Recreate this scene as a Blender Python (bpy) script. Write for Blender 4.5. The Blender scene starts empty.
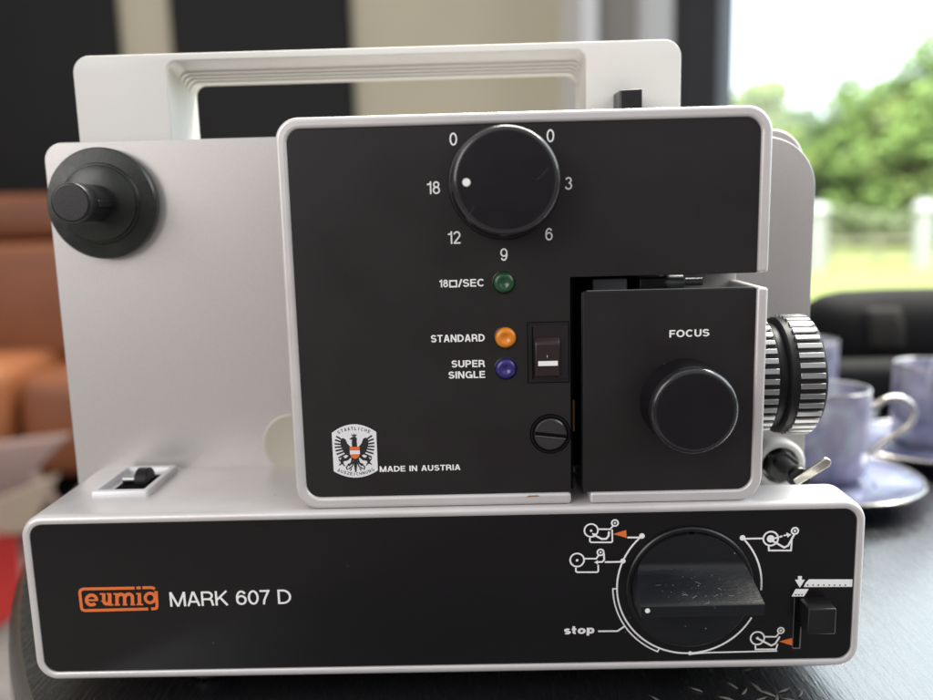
import bpy, bmesh, math, random
from mathutils import Vector, Matrix
random.seed(7)
sc = bpy.context.scene
C = sc.collection
PI = math.pi

# ------------------------------------------------------------------ camera
F_PX, PITCH, YAW, ROLL = 838.8, .16424, -.01532, -.02558
CAM = Vector((0, -.280, .1737))
def cam_rows():
    B = Matrix(((1, 0, 0), (0, 0, -1), (0, 1, 0)))
    cy, sy = math.cos(YAW), math.sin(YAW)
    cp, sp = math.cos(PITCH), math.sin(PITCH)
    cr, sr = math.cos(ROLL), math.sin(ROLL)
    Ry = Matrix(((cy, 0, -sy), (0, 1, 0), (sy, 0, cy)))
    Rp = Matrix(((1, 0, 0), (0, cp, -sp), (0, sp, cp)))
    Rr = Matrix(((cr, -sr, 0), (sr, cr, 0), (0, 0, 1)))
    return Rr @ Rp @ Ry @ B
RC = cam_rows()
def at(px, py, Y=0.0):
    """survey: photo pixel -> (x, z) in mm on the vertical plane y = Y mm"""
    d = RC.transposed() @ Vector(((px - 466.5) / F_PX, (py - 350) / F_PX, 1))
    t = (280 + Y) / d.y
    return d.x * t, d.z * t + 173.7
cd = bpy.data.cameras.new('camera')
cam = bpy.data.objects.new('camera', cd); C.objects.link(cam)
right, up, back = RC[0], -RC[1], -RC[2]
M4 = Matrix(((right.x, up.x, back.x), (right.y, up.y, back.y), (right.z, up.z, back.z))).to_4x4()
M4.translation = CAM
cam.matrix_world = M4
cd.sensor_width = 36
cd.lens = F_PX / 933 * 36
cd.clip_start = .01; cd.clip_end = 300
cd.dof.use_dof = True
cd.dof.focus_distance = .290
cd.dof.aperture_fstop = cd.lens / 6.0
sc.camera = cam

# ------------------------------------------------------------------ world and lamps
w = bpy.data.worlds.new('World'); sc.world = w; w.use_nodes = True
nt = w.node_tree; nt.nodes.clear()
N = nt.nodes.new; LK = nt.links.new
out = N('ShaderNodeOutputWorld'); bg = N('ShaderNodeBackground'); LK(bg.outputs[0], out.inputs[0])
tc = N('ShaderNodeTexCoord'); sep = N('ShaderNodeSeparateXYZ'); LK(tc.outputs['Generated'], sep.inputs[0])
def mrange(src, a, b, c=0.0, d=1.0):
    m = N('ShaderNodeMapRange'); m.interpolation_type = 'SMOOTHSTEP'
    m.inputs[1].default_value = a; m.inputs[2].default_value = b
    m.inputs[3].default_value = c; m.inputs[4].default_value = d
    LK(src, m.inputs[0]); return m.outputs[0]
def wmath(op, a, b):
    m = N('ShaderNodeMath'); m.operation = op
    for i, v in enumerate((a, b)):
        if isinstance(v, (int, float)): m.inputs[i].default_value = v
        else: LK(v, m.inputs[i])
    return m.outputs[0]
outdoors = wmath('MULTIPLY', wmath('MULTIPLY', mrange(sep.outputs['Y'], .02, .22), mrange(sep.outputs['Z'], .90, .74)), mrange(sep.outputs['X'], -.25, .05))
ceil = mrange(sep.outputs['Z'], -.22, .42)
rm = N('ShaderNodeMix'); rm.data_type = 'RGBA'
LK(ceil, rm.inputs['Factor'])
rm.inputs['A'].default_value = (.15, .115, .12, 1); rm.inputs['B'].default_value = (.72, .71, .715, 1)
mx = N('ShaderNodeMix'); mx.data_type = 'RGBA'
LK(outdoors, mx.inputs['Factor']); LK(rm.outputs['Result'], mx.inputs['A'])
mx.inputs['B'].default_value = (2.75, 3.1, 3.35, 1)
LK(mx.outputs['Result'], bg.inputs[0]); bg.inputs[1].default_value = 1.0

def area(name, loc, target, size, sizey, power, col):
    l = bpy.data.lights.new(name, 'AREA'); l.shape = 'RECTANGLE'; l.size = size; l.size_y = sizey
    l.energy = power; l.color = col
    o = bpy.data.objects.new(name, l); C.objects.link(o); o.location = loc
    o.rotation_euler = (Vector(target) - Vector(loc)).to_track_quat('-Z', 'Y').to_euler()
    return o
area('room_window_lamp', (-2.2, -2.5, 1.4), (0, 0, .2), 2.0, 2.2, 62, (1, .97, .95))
area('side_window_lamp', (1.5, -.22, 1.1), (0, .06, .12), 1.2, 1.2, 19, (.90, .96, 1))
area('garden_daylight', (6, 9, 16), (10, 22, 0), 14, 14, 33000, (1, .96, .86))

vs = sc.view_settings
sc.display_settings.display_device = 'sRGB'
vs.view_transform = 'Standard'; vs.look = 'None'; vs.exposure = 0; vs.gamma = 1; vs.use_curve_mapping = False
sc.render.engine = 'CYCLES'
sc.cycles.use_denoising = True
sc.cycles.max_bounces = 8
sc.cycles.caustics_reflective = False; sc.cycles.caustics_refractive = False

# ------------------------------------------------------------------ materials
MATS = {}
def mat(name, col, rough=.5, metal=0.0, spec=.5, coat=0.0, coat_rough=.05, var=0.0, vscale=20.0, bump=0.0, bscale=200.0,
        stretch=(1, 1, 1), rot=0.0, specks=0.0, speck_scale=500.0, speck_col=(.5, .5, .5), aniso_bump=None, trans=0.0, film=0.0, rvar=0.0):
    m = bpy.data.materials.new(name); m.use_nodes = True
    t = m.node_tree; b = t.nodes['Principled BSDF']
    b.inputs['Base Color'].default_value = (*col, 1); b.inputs['Roughness'].default_value = rough
    b.inputs['Metallic'].default_value = metal; b.inputs['Specular IOR Level'].default_value = spec
    b.inputs['Coat Weight'].default_value = coat; b.inputs['Coat Roughness'].default_value = coat_rough
    b.inputs['Transmission Weight'].default_value = trans
    if film: b.inputs['Thin Film Thickness'].default_value = film
    tcn = t.nodes.new('ShaderNodeTexCoord'); mp = t.nodes.new('ShaderNodeMapping')
    mp.inputs['Scale'].default_value = stretch; mp.inputs['Rotation'].default_value = (0, 0, rot)
    t.links.new(tcn.outputs['Object'], mp.inputs[0])
    csock = None
    if var:
        n = t.nodes.new('ShaderNodeTexNoise'); n.inputs['Scale'].default_value = vscale; n.inputs['Detail'].default_value = 6
        t.links.new(mp.outputs[0], n.inputs['Vector'])
        mm = t.nodes.new('ShaderNodeMix'); mm.data_type = 'RGBA'
        mm.inputs['A'].default_value = (*[c * (1 - var) for c in col], 1); mm.inputs['B'].default_value = (*[min(1, c * (1 + var)) for c in col], 1)
        t.links.new(n.outputs['Fac'], mm.inputs['Factor']); csock = mm.outputs['Result']
    if specks:
        v = t.nodes.new('ShaderNodeTexVoronoi'); v.inputs['Scale'].default_value = speck_scale
        t.links.new(tcn.outputs['Object'], v.inputs['Vector'])
        s2 = t.nodes.new('ShaderNodeSeparateColor'); t.links.new(v.outputs['Color'], s2.inputs[0])
        a = t.nodes.new('ShaderNodeMath'); a.operation = 'GREATER_THAN'; a.inputs[1].default_value = 1 - specks
        t.links.new(s2.outputs[0], a.inputs[0])
        r = t.nodes.new('ShaderNodeMath'); r.operation = 'MULTIPLY'; r.inputs[1].default_value = .22
        pw = t.nodes.new('ShaderNodeMath'); pw.operation = 'POWER'; pw.inputs[1].default_value = 2.0
        t.links.new(s2.outputs[1], pw.inputs[0]); t.links.new(pw.outputs[0], r.inputs[0])
        d = t.nodes.new('ShaderNodeMath'); d.operation = 'LESS_THAN'
        t.links.new(v.outputs['Distance'], d.inputs[0]); t.links.new(r.outputs[0], d.inputs[1])
        k = t.nodes.new('ShaderNodeMath'); k.operation = 'MULTIPLY'
        t.links.new(a.outputs[0], k.inputs[0]); t.links.new(d.outputs[0], k.inputs[1])
        ms = t.nodes.new('ShaderNodeMix'); ms.data_type = 'RGBA'
        t.links.new(k.outputs[0], ms.inputs['Factor'])
        if csock: t.links.new(csock, ms.inputs['A'])
        else: ms.inputs['A'].default_value = (*col, 1)
        ms.inputs['B'].default_value = (*speck_col, 1); csock = ms.outputs['Result']
    if csock: t.links.new(csock, b.inputs['Base Color'])
    if rvar:
        n = t.nodes.new('ShaderNodeTexNoise'); n.inputs['Scale'].default_value = vscale * 1.7; n.inputs['Detail'].default_value = 5
        t.links.new(mp.outputs[0], n.inputs['Vector'])
        q = t.nodes.new('ShaderNodeMapRange'); q.inputs[1].default_value = .3; q.inputs[2].default_value = .7
        q.inputs[3].default_value = max(.02, rough - rvar); q.inputs[4].default_value = rough + rvar
        t.links.new(n.outputs['Fac'], q.inputs[0]); t.links.new(q.outputs[0], b.inputs['Roughness'])
    if bump:
        n = t.nodes.new('ShaderNodeTexNoise'); n.inputs['Scale'].default_value = bscale; n.inputs['Detail'].default_value = 4
        t.links.new(mp.outputs[0], n.inputs['Vector'])
        bp = t.nodes.new('ShaderNodeBump'); bp.inputs['Strength'].default_value = bump; bp.inputs['Distance'].default_value = .001
        t.links.new(n.outputs['Fac'], bp.inputs['Height']); t.links.new(bp.outputs[0], b.inputs['Normal'])
        if coat: t.links.new(bp.outputs[0], b.inputs['Coat Normal'])
    MATS[name] = m
    return m
silver = mat('satin_silver_paint', (.70, .675, .67), .38, .35, var=.07, vscale=45, bump=.08, bscale=1800, rvar=.08, specks=.03, speck_scale=420, speck_col=(.45, .42, .40))
plate_m = mat('satin_plate', (.625, .602, .588), .36, .5, var=.09, vscale=1300, bump=.05, bscale=2600, rvar=.03, specks=.01, speck_scale=260, speck_col=(.5, .47, .44))
deck_m = mat('pale_deck_paint', (.74, .735, .75), .40, .2, var=.03, vscale=60, bump=.06, bscale=1600)
cream = mat('off_white_plastic', (.71, .70, .665), .42, 0, var=.025, vscale=40, bump=.04, bscale=900, specks=.006, speck_scale=200, speck_col=(.5, .47, .42))
black_sheet = mat('matt_black_sheet', (.0105, .0080, .0090), .46, 0, spec=.42, var=.25, vscale=22, bump=.045, bscale=2200, specks=.10, speck_scale=950, speck_col=(.085, .08, .078), rvar=.08)
black_gloss = mat('semi_gloss_black_sheet', (.0048, .0040, .0050), .25, 0, spec=.40, var=.3, vscale=18, bump=.03, bscale=500, stretch=(.3, 1, 1), specks=.035, speck_scale=600, speck_col=(.09, .086, .086), rvar=.08)
black_plast = mat('black_plastic', (.0065, .0062, .0072), .33, 0, var=.15, vscale=60, bump=.03, bscale=1400, specks=.02, speck_scale=330, speck_col=(.10, .10, .10), rvar=.07)
black_knob = mat('black_turned_knob', (.0065, .0056, .0076), .40, 0, spec=.28, var=.1, vscale=60, bump=.04, bscale=1200, specks=.012, speck_scale=360, speck_col=(.09, .09, .09), rvar=.05)
scuffed = mat('scuffed_black_plastic', (.0075, .0085, .011), .36, 0, spec=.42, var=.2, vscale=90, bump=.1, bscale=900, stretch=(.4, 1, 1), specks=.10, speck_scale=420, speck_col=(.28, .28, .29), rvar=.08)
green_black = mat('dull_green_black_plastic', (.012, .0155, .0125), .30, 0, var=.2, vscale=80, bump=.04, bscale=500, rvar=.06)
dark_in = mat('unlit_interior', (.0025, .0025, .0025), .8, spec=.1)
white_print = mat('white_print', (.95, .95, .94), .5)
orange_print = mat('orange_print', (.82, .18, .035), .5)
black_print = mat('black_print', (.015, .013, .014), .5)
enamel = mat('badge_white', (.84, .85, .87), .35)
chrome = mat('bright_metal', (.72, .69, .62), .22, 1.0, bump=.05, bscale=600)
alu = mat('machined_aluminium', (.42, .42, .425), .36, 1.0, bump=.03, bscale=900)
rubber = mat('rubber_black', (.006, .006, .007), .45, 0, spec=.3)
well_m = mat('deep_maroon_plastic', (.010, .0042, .0075), .4)
brown_pl = mat('dark_maroon_plastic', (.021, .0115, .0125), .33, 0, var=.15, vscale=90)
label_m = mat('olive_cap_plastic', (.53, .515, .42), .42, 0)
lampm = {}
lampm['green'] = mat('green_lens', (.012, .085, .025), .3, 0, coat=.4, coat_rough=.25, trans=.25)
lampm['orange'] = mat('orange_lens', (.88, .27, .01), .3, 0, coat=.4, coat_rough=.25, trans=.15)
lampm['blue'] = mat('blue_lens', (.030, .020, .20), .3, 0, coat=.4, coat_rough=.25, trans=.2)

# ------------------------------------------------------------------ mesh helpers (mm in, metres out)
S = .001
def tag(o, label=None, cat=None, group=None, kind=None):
    if label: o['label'] = label
    if cat: o['category'] = cat
    if group: o['group'] = group
    if kind: o['kind'] = kind
    return o
def empty(name, loc=(0, 0, 0)):
    o = bpy.data.objects.new(name, None); o.empty_display_size = .01
    C.objects.link(o); o.location = loc; return o
PROJ_ORIGIN = Vector((-.015, .060, 0))
def link(name, bm, m, parent=None, bevel=0.0, seg=3, smooth=38, origin=None, scale=S):
    """origin: world point (m) the mesh is stored around; parents sit unrotated at their own origin"""
    me = bpy.data.meshes.new(name)
    bmesh.ops.recalc_face_normals(bm, faces=bm.faces)
    if scale != 1: bmesh.ops.scale(bm, vec=(scale,) * 3, verts=bm.verts)
    org = Vector(origin) if origin is not None else (Vector(parent['_w']) if parent is not None and '_w' in parent else Vector((0, 0, 0)))
    if origin is None and parent is None: org = Vector((0, 0, 0))
    bmesh.ops.translate(bm, vec=-org, verts=bm.verts)
    bm.to_mesh(me); bm.free()
    o = bpy.data.objects.new(name, me); C.objects.link(o)
    for mm in (m if isinstance(m, (list, tuple)) else [m]): me.materials.append(mm)
    if parent is not None:
        o.parent = parent
        o.location = org - Vector(parent.get('_w', (0, 0, 0)))
    else: o.location = org
    o['_w'] = tuple(org)
    if smooth:
        for p in me.polygons: p.use_smooth = True
        me.set_sharp_from_angle(angle=math.radians(smooth))
    if bevel:
        b = o.modifiers.new('bevel', 'BEVEL'); b.width = bevel * scale; b.segments = seg; b.limit_method = 'ANGLE'; b.angle_limit = math.radians(42)
        b.harden_normals = False
    return o
def rrect(x0, x1, z0, z1, r, n=8):
    if not isinstance(r, (tuple, list)): r = (r,) * 4
    P = []
    for (cx, cz, rr, a0) in ((x0 + r[0], z0 + r[0], r[0], PI), (x1 - r[1], z0 + r[1], r[1], 1.5 * PI), (x1 - r[2], z1 - r[2], r[2], 0), (x0 + r[3], z1 - r[3], r[3], .5 * PI)):
        for i in range(n + 1):
            a = a0 + i / n * PI / 2
            P.append((cx + rr * math.cos(a), cz + rr * math.sin(a)))
    return P
def arcp(cx, cz, r, a0, a1, n=8):
    return [(cx + r * math.cos(math.radians(a0 + (a1 - a0) * i / n)), cz + r * math.sin(math.radians(a0 + (a1 - a0) * i / n))) for i in range(n + 1)]
def prism_bm(P, y0, y1, bm=None):
    bm = bm or bmesh.new()
    a = [bm.verts.new((x, y0, z)) for x, z in P]; b = [bm.verts.new((x, y1, z)) for x, z in P]
    bm.faces.new(a); bm.faces.new(b[::-1])
    for i in range(len(P)): bm.faces.new((a[i], b[i], b[i - 1], a[i - 1]))
    return bm
def prism(name, P, y0, y1, m, parent, bevel=.3, seg=3):
    return link(name, prism_bm(P, y0, y1), m, parent, bevel, seg)
def box_bm(x0, x1, y0, y1, z0, z1, bm=None):
    return prism_bm([(x0, z0), (x1, z0), (x1, z1), (x0, z1)], y0, y1, bm)
def box(name, x0, x1, y0, y1, z0, z1, m, parent, bevel=.3):
    return link(name, box_bm(x0, x1, y0, y1, z0, z1), m, parent, bevel)
def loft_bm(loops, cap0=True, cap1=True, closed=True, bm=None):
    bm = bm or bmesh.new()
    V = [[bm.verts.new(p) for p in L] for L in loops]
    for A, B in zip(V, V[1:]):
        for i in range(len(A) if closed else len(A) - 1):
            j = (i + 1) % len(A); bm.faces.new((A[i], A[j], B[j], B[i]))
    if cap0: bm.faces.new(V[0])
    if cap1: bm.faces.new(V[-1][::-1])
    return bm
def lathe_bm(prof, c=(0, 0, 0), axis='y', n=64, bm=None, caps=True):
    loops = []
    for r, h in prof:
        L = []
        for i in range(n):
            a = 2 * PI * i / n; u, v = max(r, 1e-4) * math.cos(a), max(r, 1e-4) * math.sin(a)
            if axis == 'y': L.append((c[0] + u, h, c[2] + v))
            elif axis == 'x': L.append((h, c[1] + u, c[2] + v))
            else: L.append((c[0] + u, c[1] + v, h))
        loops.append(L)
    return loft_bm(loops, caps, caps, True, bm)
def lathe(name, prof, c, m, parent, axis='y', n=64, smooth=38, caps=True):
    return link(name, lathe_bm(prof, c, axis, n, None, caps), m, parent, smooth=smooth)
class Ink:
    """print on a vertical face: strokes, discs and polygons, each sheet a hair in front of the one before"""
    def __init__(s, Y, step=.012, start=.03): s.bm = bmesh.new(); s.Y = Y; s.k = 0; s.step = step; s.start = start
    def y(s): s.k += 1; return s.Y - s.start - s.step * (s.k % 14)
    def poly(s, P):
        y = s.y(); s.bm.faces.new([s.bm.verts.new((x, y, z)) for x, z in P])
    def disc(s, c, r, n=20): s.poly([(c[0] + r * math.cos(2 * PI * i / n), c[1] + r * math.sin(2 * PI * i / n)) for i in range(n)])
    def stroke(s, P, wd, closed=False):
        y = s.y(); n = len(P); L = []; R = []
        for i in range(n):
            p = Vector(P[i]); a = Vector(P[i - 1]) if (i > 0 or closed) else None; b = Vector(P[(i + 1) % n]) if (i < n - 1 or closed) else None
            d1 = (p - a).normalized() if a is not None else None; d2 = (b - p).normalized() if b is not None else None
            if d1 is None: d1 = d2
            if d2 is None: d2 = d1
            t = d1 + d2
            t = t.normalized() if t.length > 1e-6 else d1
            nn = Vector((-t.y, t.x)); k = wd / 2 / max(.5, nn.dot(Vector((-d1.y, d1.x))))
            L.append(p + nn * k); R.append(p - nn * k)
        VL = [s.bm.verts.new((q.x, y, q.y)) for q in L]; VR = [s.bm.verts.new((q.x, y, q.y)) for q in R]
        for i in range(n if closed else n - 1):
            j = (i + 1) % n; s.bm.faces.new((VL[i], VL[j], VR[j], VR[i]))
    def ring(s, c, r, wd, n=28): s.stroke([(c[0] + r * math.cos(2 * PI * i / n), c[1] + r * math.sin(2 * PI * i / n)) for i in range(n)], wd, True)
    def done(s, name, m, parent):
        return link(name, s.bm, m, parent, smooth=0)
# lettering: grotesque letters drawn as strokes (height 1, stroke t)
def oval(cx, cy, rx, ry, a0=0, a1=360, n=20): return [(cx + rx * math.cos(math.radians(a0 + (a1 - a0) * i / n)), cy + ry * math.sin(math.radians(a0 + (a1 - a0) * i / n))) for i in range(n + 1)]
def half(lo, hi): return (lo + hi) / 2, (hi - lo) / 2
def glyph(ch, t):
    m = t / 2; tp = 1 - m
    if ch in 'stop':
        xh = .74; tx = xh - m
        if ch == 'o': return .66, [oval(.33, xh / 2, .33 - m, xh / 2 - m)]
        if ch == 'p': return .64, [[(m, -.24), (m, xh)], oval(.34, xh / 2, .30 - m, xh / 2 - m)]
        if ch == 't': return .40, [[(.17, 1.0), (.17, .22)] + oval(.17 + .15, .22, .15, .22 - m, 180, 275, 8), [(0, tx - .02), (.38, tx - .02)]]
        c1, r1 = half(xh / 2, tx); c2, r2 = half(m, xh / 2)
        return .56, [oval(.28, c1, .27 - m, r1, 25, 270, 14) + oval(.28, c2, .28 - m, r2, 90, -155, 14)[1:]]
    if ch == 'A': w = .74; return w, [[(m * 1.05, 0), (w / 2 - m * .25, 1)], [(w - m * 1.05, 0), (w / 2 + m * .25, 1)], [(.16, .30), (w - .16, .30)]]
    if ch == 'C': return .76, [oval(.39, .5, .39 - m, .5 - m, 42, 318, 26)]
    if ch == 'D': w = .74; return w, [[(m, 0), (m, 1)], [(m, m), (.28, m)] + oval(.28, .5, w - m - .28, .5 - m, -90, 90, 18)[1:] + [(m, tp)]]
    if ch == 'E': return .63, [[(m, 0), (m, 1)], [(m, m), (.63, m)], [(m, tp), (.62, tp)], [(m, .52), (.58, .52)]]
    if ch == 'F': return .59, [[(m, 0), (m, 1)], [(m, tp), (.59, tp)], [(m, .5), (.54, .5)]]
    if ch == 'G': return .80, [oval(.40, .5, .40 - m, .5 - m, 42, 325, 26), [(.44, .46), (.79, .46)], [(.80 - m, .5), (.80 - m, 0)]]
    if ch == 'H': return .70, [[(m, 0), (m, 1)], [(.70 - m, 0), (.70 - m, 1)], [(m, .51), (.70 - m, .51)]]
    if ch == 'I': return t, [[(m, 0), (m, 1)]]
    if ch == 'K': return .72, [[(m, 0), (m, 1)], [(.70 - m, 1), (m, .36)], [(.26, .58), (.72 - m, 0)]]
    if ch == 'L': return .57, [[(m, 0), (m, 1)], [(m, m), (.57, m)]]
    if ch == 'M': w = .88; return w, [[(m, 0), (m, 1)], [(w - m, 0), (w - m, 1)], [(m * 1.1, 1), (w / 2, 0)], [(w - m * 1.1, 1), (w / 2, 0)]]
    if ch == 'N': w = .72; return w, [[(m, 0), (m, 1)], [(w - m, 0), (w - m, 1)], [(m * 1.1, 1), (w - m * 1.1, 0)]]
    if ch == 'O': return .82, [oval(.41, .5, .41 - m, .5 - m, 0, 360, 28)]
    if ch in 'PR':
        w = .67 if ch == 'P' else .71; lo = .44 if ch == 'P' else .46; c, r = half(lo, tp)
        L = [[(m, 0), (m, 1)], [(m, lo), (.36, lo)] + oval(.36, c, .66 - m - .36, r, -90, 90, 12)[1:] + [(m, tp)]]
        if ch == 'R': L.append([(.36, lo), (.50, lo - .03), (.58, lo - .12), (.60, .18), (.64, 0)])
        return w, L
    if ch == 'S':
        c1, r1 = half(.505, tp); c2, r2 = half(m, .505)
        return .68, [oval(.34, c1, .32 - m, r1, 18, 270, 18) + oval(.34, c2, .34 - m, r2, 90, -162, 18)[1:]]
    if ch == 'T': return .64, [[(.32, 0), (.32, 1)], [(0, tp), (.64, tp)]]
    if ch == 'U': return .70, [[(m, 1), (m, .35)] + oval(.35, .35, .35 - m, .35 - m, 180, 360, 16)[1:] + [(.70 - m, 1)]]
    if ch == 'Z': return .62, [[(.02, tp), (.60, tp)], [(.60 - m * .6, tp), (m * .6, m)], [(0, m), (.62, m)]]
    if ch == '/': return .34, [[(.02, -.02), (.32, 1.02)]]
    if ch == '0': return .60, [oval(.30, .5, .30 - m, .5 - m, 0, 360, 26)]
    if ch == '1': return .40, [[(.40 - m, 0), (.40 - m, 1)], [(.40 - m, 1 - m * 1.3), (.30, .80), (.06, .76)]]
    if ch == '2': return .58, [oval(.29, .70, .29 - m, .30 - m, 170, -25, 14) + [(m * 1.6, t * .9), (m, 0)], [(m * .6, m), (.58, m)]]
    if ch == '3':
        c1, r1 = half(.53, tp); c2, r2 = half(m, .53)
        return .58, [oval(.28, c1, .26 - m, r1, 165, -90, 14), oval(.28, c2, .29 - m, r2, 90, -168, 16)]
    if ch in '69':
        c, r = half(m, .62)
        L = [oval(.30, c, .295 - m, r, 0, 360, 22), oval(.31, .5, .305 - m, .5 - m, 38, 190, 16)]
        if ch == '9': L = [[(.60 - x, 1 - y) for x, y in P] for P in L]
        return .60, L
    if ch == '7': return .56, [[(0, tp), (.55, tp)], [(.55 - m * .5, 1), (.36, .62), (.24, .30), (.20, 0)]]
    if ch == '8':
        c1, r1 = half(.54, tp); c2, r2 = half(m, .54)
        return .60, [oval(.30, c1, .26 - m, r1, 0, 360, 20), oval(.30, c2, .295 - m, r2, 0, 360, 22)]
    return .30, []
def text_into(bm, s_, y, bold, spacing, place):
    """place(u, v, width) -> (x, z); u along the word 0..1, v in cap heights"""
    t = bold; cur = 0; items = []
    for ch in s_:
        w_, L = glyph(ch, t); items.append((cur, L)); last = cur + w_
        cur = last + (.05 + t * .30) * spacing
    total = last; k = 0
    for x0, L in items:
        for P in L:
            k += 1; P = [Vector((x0 + a, b)) for a, b in P]
            closed = len(P) > 4 and (P[0] - P[-1]).length < 1e-5
            if closed: P = P[:-1]
            n = len(P); A, B = [], []
            for i in range(n):
                d1 = (P[i] - P[i - 1]).normalized() if (i > 0 or closed) else None
                d2 = (P[(i + 1) % n] - P[i]).normalized() if (i < n - 1 or closed) else None
                d1 = d1 or d2; d2 = d2 or d1
                tt = (d1 + d2).normalized(); nn = Vector((-tt.y, tt.x)); q = t / 2 / max(.6, nn.dot(Vector((-d1.y, d1.x))))
                A.append(P[i] + nn * q); B.append(P[i] - nn * q)
            yy = y - .006 * (k % 5)
            def mk(p):
                x, z = place(p.x / total, p.y, total); return bm.verts.new((x, yy, z))
            A = [mk(p) for p in A]; B = [mk(p) for p in B]
            for i in range(n if closed else n - 1):
                j = (i + 1) % n; bm.faces.new((A[i], A[j], B[j], B[i]))
def text_span(bm, s, Y, x0, x1, z, cap, bold=.0, spacing=1.0):
    text_into(bm, s, Y - .05, bold, spacing, lambda u, v, wd: (x0 + (x1 - x0) * u, z + cap * v))
def text_mid(bm, s, Y, xc, zc, cap, bold=.0, spacing=1.0, xs=1.0):
    text_into(bm, s, Y - .05, bold, spacing, lambda u, v, wd: (xc + (u - .5) * wd * cap * xs, zc + cap * (v - .5)))

# ================================================================== SETTING
def simple(name, bm, m, label=None, cat=None, kind=None, origin=(0, 0, 0), bevel=0, smooth=38, parent=None):
    o = link(name, bm, m, parent, bevel, 3, smooth, origin, 1)
    return tag(o, label, cat, None, kind)
def mbox(x0, x1, y0, y1, z0, z1, bm=None): return box_bm(x0, x1, y0, y1, z0, z1, bm)

floor_m = mat('grey_carpet', (.13, .12, .115), .9, var=.45, vscale=22, bump=.6, bscale=120)
lawn_m = mat('lawn', (.135, .17, .045), .9, var=.35, vscale=1.3, bump=.5, bscale=40)
khaki = mat('khaki_wall_paint', (.66, .61, .46), .8, var=.05, vscale=3)
pier_m = mat('pale_wall_paint', (.88, .91, .92), .75, var=.04, vscale=3)
pier_g = mat('shaded_wall_strip', (.36, .35, .33), .7, var=.05, vscale=3)  # shading of the white pier, put into the colour as grey
board_m = mat('black_board', (.006, .006, .006), .55, spec=.3, var=.5, vscale=5, specks=.02, speck_scale=18, speck_col=(.02, .02, .02))
frame_m = mat('anthracite_frame', (.017, .016, .019), .5, spec=.3, var=.1, vscale=9)
bead_m = mat('grey_glazing_bead', (.16, .20, .235), .35)
leather = mat('lit_cognac_leather', (.385, .14, .055), .48, var=.22, vscale=7, bump=.3, bscale=90)  # sofa leather in its lit tone, brightness put into the colour
leather_d = mat('shaded_cognac_leather', (.25, .085, .034), .5, var=.22, vscale=7, bump=.3, bscale=90)  # same leather, darkened in the colour for the shaded back and arm
leather_b = mat('shaded_leather_band', (.20, .066, .027), .5, var=.22, vscale=7, bump=.3, bscale=90)  # same leather once more, shade of the top rail in the colour

simple('ground', mbox(-60, 90, 3.0, 120, -1.2, -.97), lawn_m, kind='structure')
simple('floor', mbox(-14, 4.5, -2.5, 3.19, -.95, -.75), floor_m, kind='structure')
wl = simple('back_wall', mbox(-14, .36, 3.2, 3.35, -.95, 2.9), khaki, 'khaki painted wall of the room behind the black boards', 'wall', 'structure')
# pale pier beside the window
pr = empty('wall_pier'); tag(pr, 'pale wall pier with a painted shaded strip, left of the window frame', 'pier', kind='structure')
simple('pier_edge', mbox(.352, .405, 2.55, 3.34, -.75, 2.9), pier_m, parent=pr)
simple('pier_shade_strip', mbox(.405, .545, 2.62, 3.34, -.75, 2.9), pier_g, parent=pr)  # recessed band coloured as the shaded part of the pier
simple('pier_face', mbox(.545, .72, 2.5, 3.34, -.75, 2.9), pier_m, parent=pr)
wf = empty('window_frame'); tag(wf, 'tall anthracite patio window frame with a grey glazing bead at right', 'window frame', kind='structure')
simple('frame_post', mbox(.592, .695, 2.2, 2.32, -.75, 2.9), frame_m, parent=wf, bevel=.004)
simple('glazing_bead', mbox(.695, .744, 2.215, 2.31, -.75, 2.9), bead_m, parent=wf, bevel=.003)
simple('sill', mbox(.744, 4.4, 2.2, 2.32, -.75, -.68), frame_m, parent=wf, bevel=.004)

gm = bpy.data.materials.new('window_glass'); gm.use_nodes = True; t = gm.node_tree; t.nodes.clear()
o_ = t.nodes.new('ShaderNodeOutputMaterial'); mxs = t.nodes.new('ShaderNodeMixShader'); tr = t.nodes.new('ShaderNodeBsdfTransparent'); gl = t.nodes.new('ShaderNodeBsdfGlossy')
gl.inputs['Roughness'].default_value = .03; tr.inputs[0].default_value = (.93, .96, .95, 1)
nz = t.nodes.new('ShaderNodeTexNoise'); nz.inputs['Scale'].default_value = 3; tc_ = t.nodes.new('ShaderNodeTexCoord'); t.links.new(tc_.outputs['Object'], nz.inputs['Vector'])
mr_ = t.nodes.new('ShaderNodeMapRange'); mr_.inputs[3].default_value = .04; mr_.inputs[4].default_value = .10; t.links.new(nz.outputs['Fac'], mr_.inputs[0])
t.links.new(mr_.outputs[0], mxs.inputs[0]); t.links.new(tr.outputs[0], mxs.inputs[1]); t.links.new(gl.outputs[0], mxs.inputs[2]); t.links.new(mxs.outputs[0], o_.inputs[0])
bm = bmesh.new(); bm.faces.new([bm.verts.new(v) for v in ((.743, 2.26, -.69), (4.4, 2.26, -.69), (4.4, 2.26, 2.9), (.743, 2.26, 2.9))])
simple('glass_pane', bm, gm, parent=wf)

# black boards on the wall
def board(name, x0, x1, z0, z1, label):
    o = simple(name, mbox(x0, x1, 3.165, 3.197, z0, z1), board_m, label, 'board', origin=((x0 + x1) / 2, 3.18, z0), bevel=.004)
    o['group'] = 'black boards on the back wall'
board('black_board', -2.5, -1.395, .05, 2.88, 'plain black board on the back wall above the leather sofa')
board('black_board', -1.185, -.474, .05, 2.88, 'plain black board on the back wall, seen through the carrying handle opening')

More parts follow.
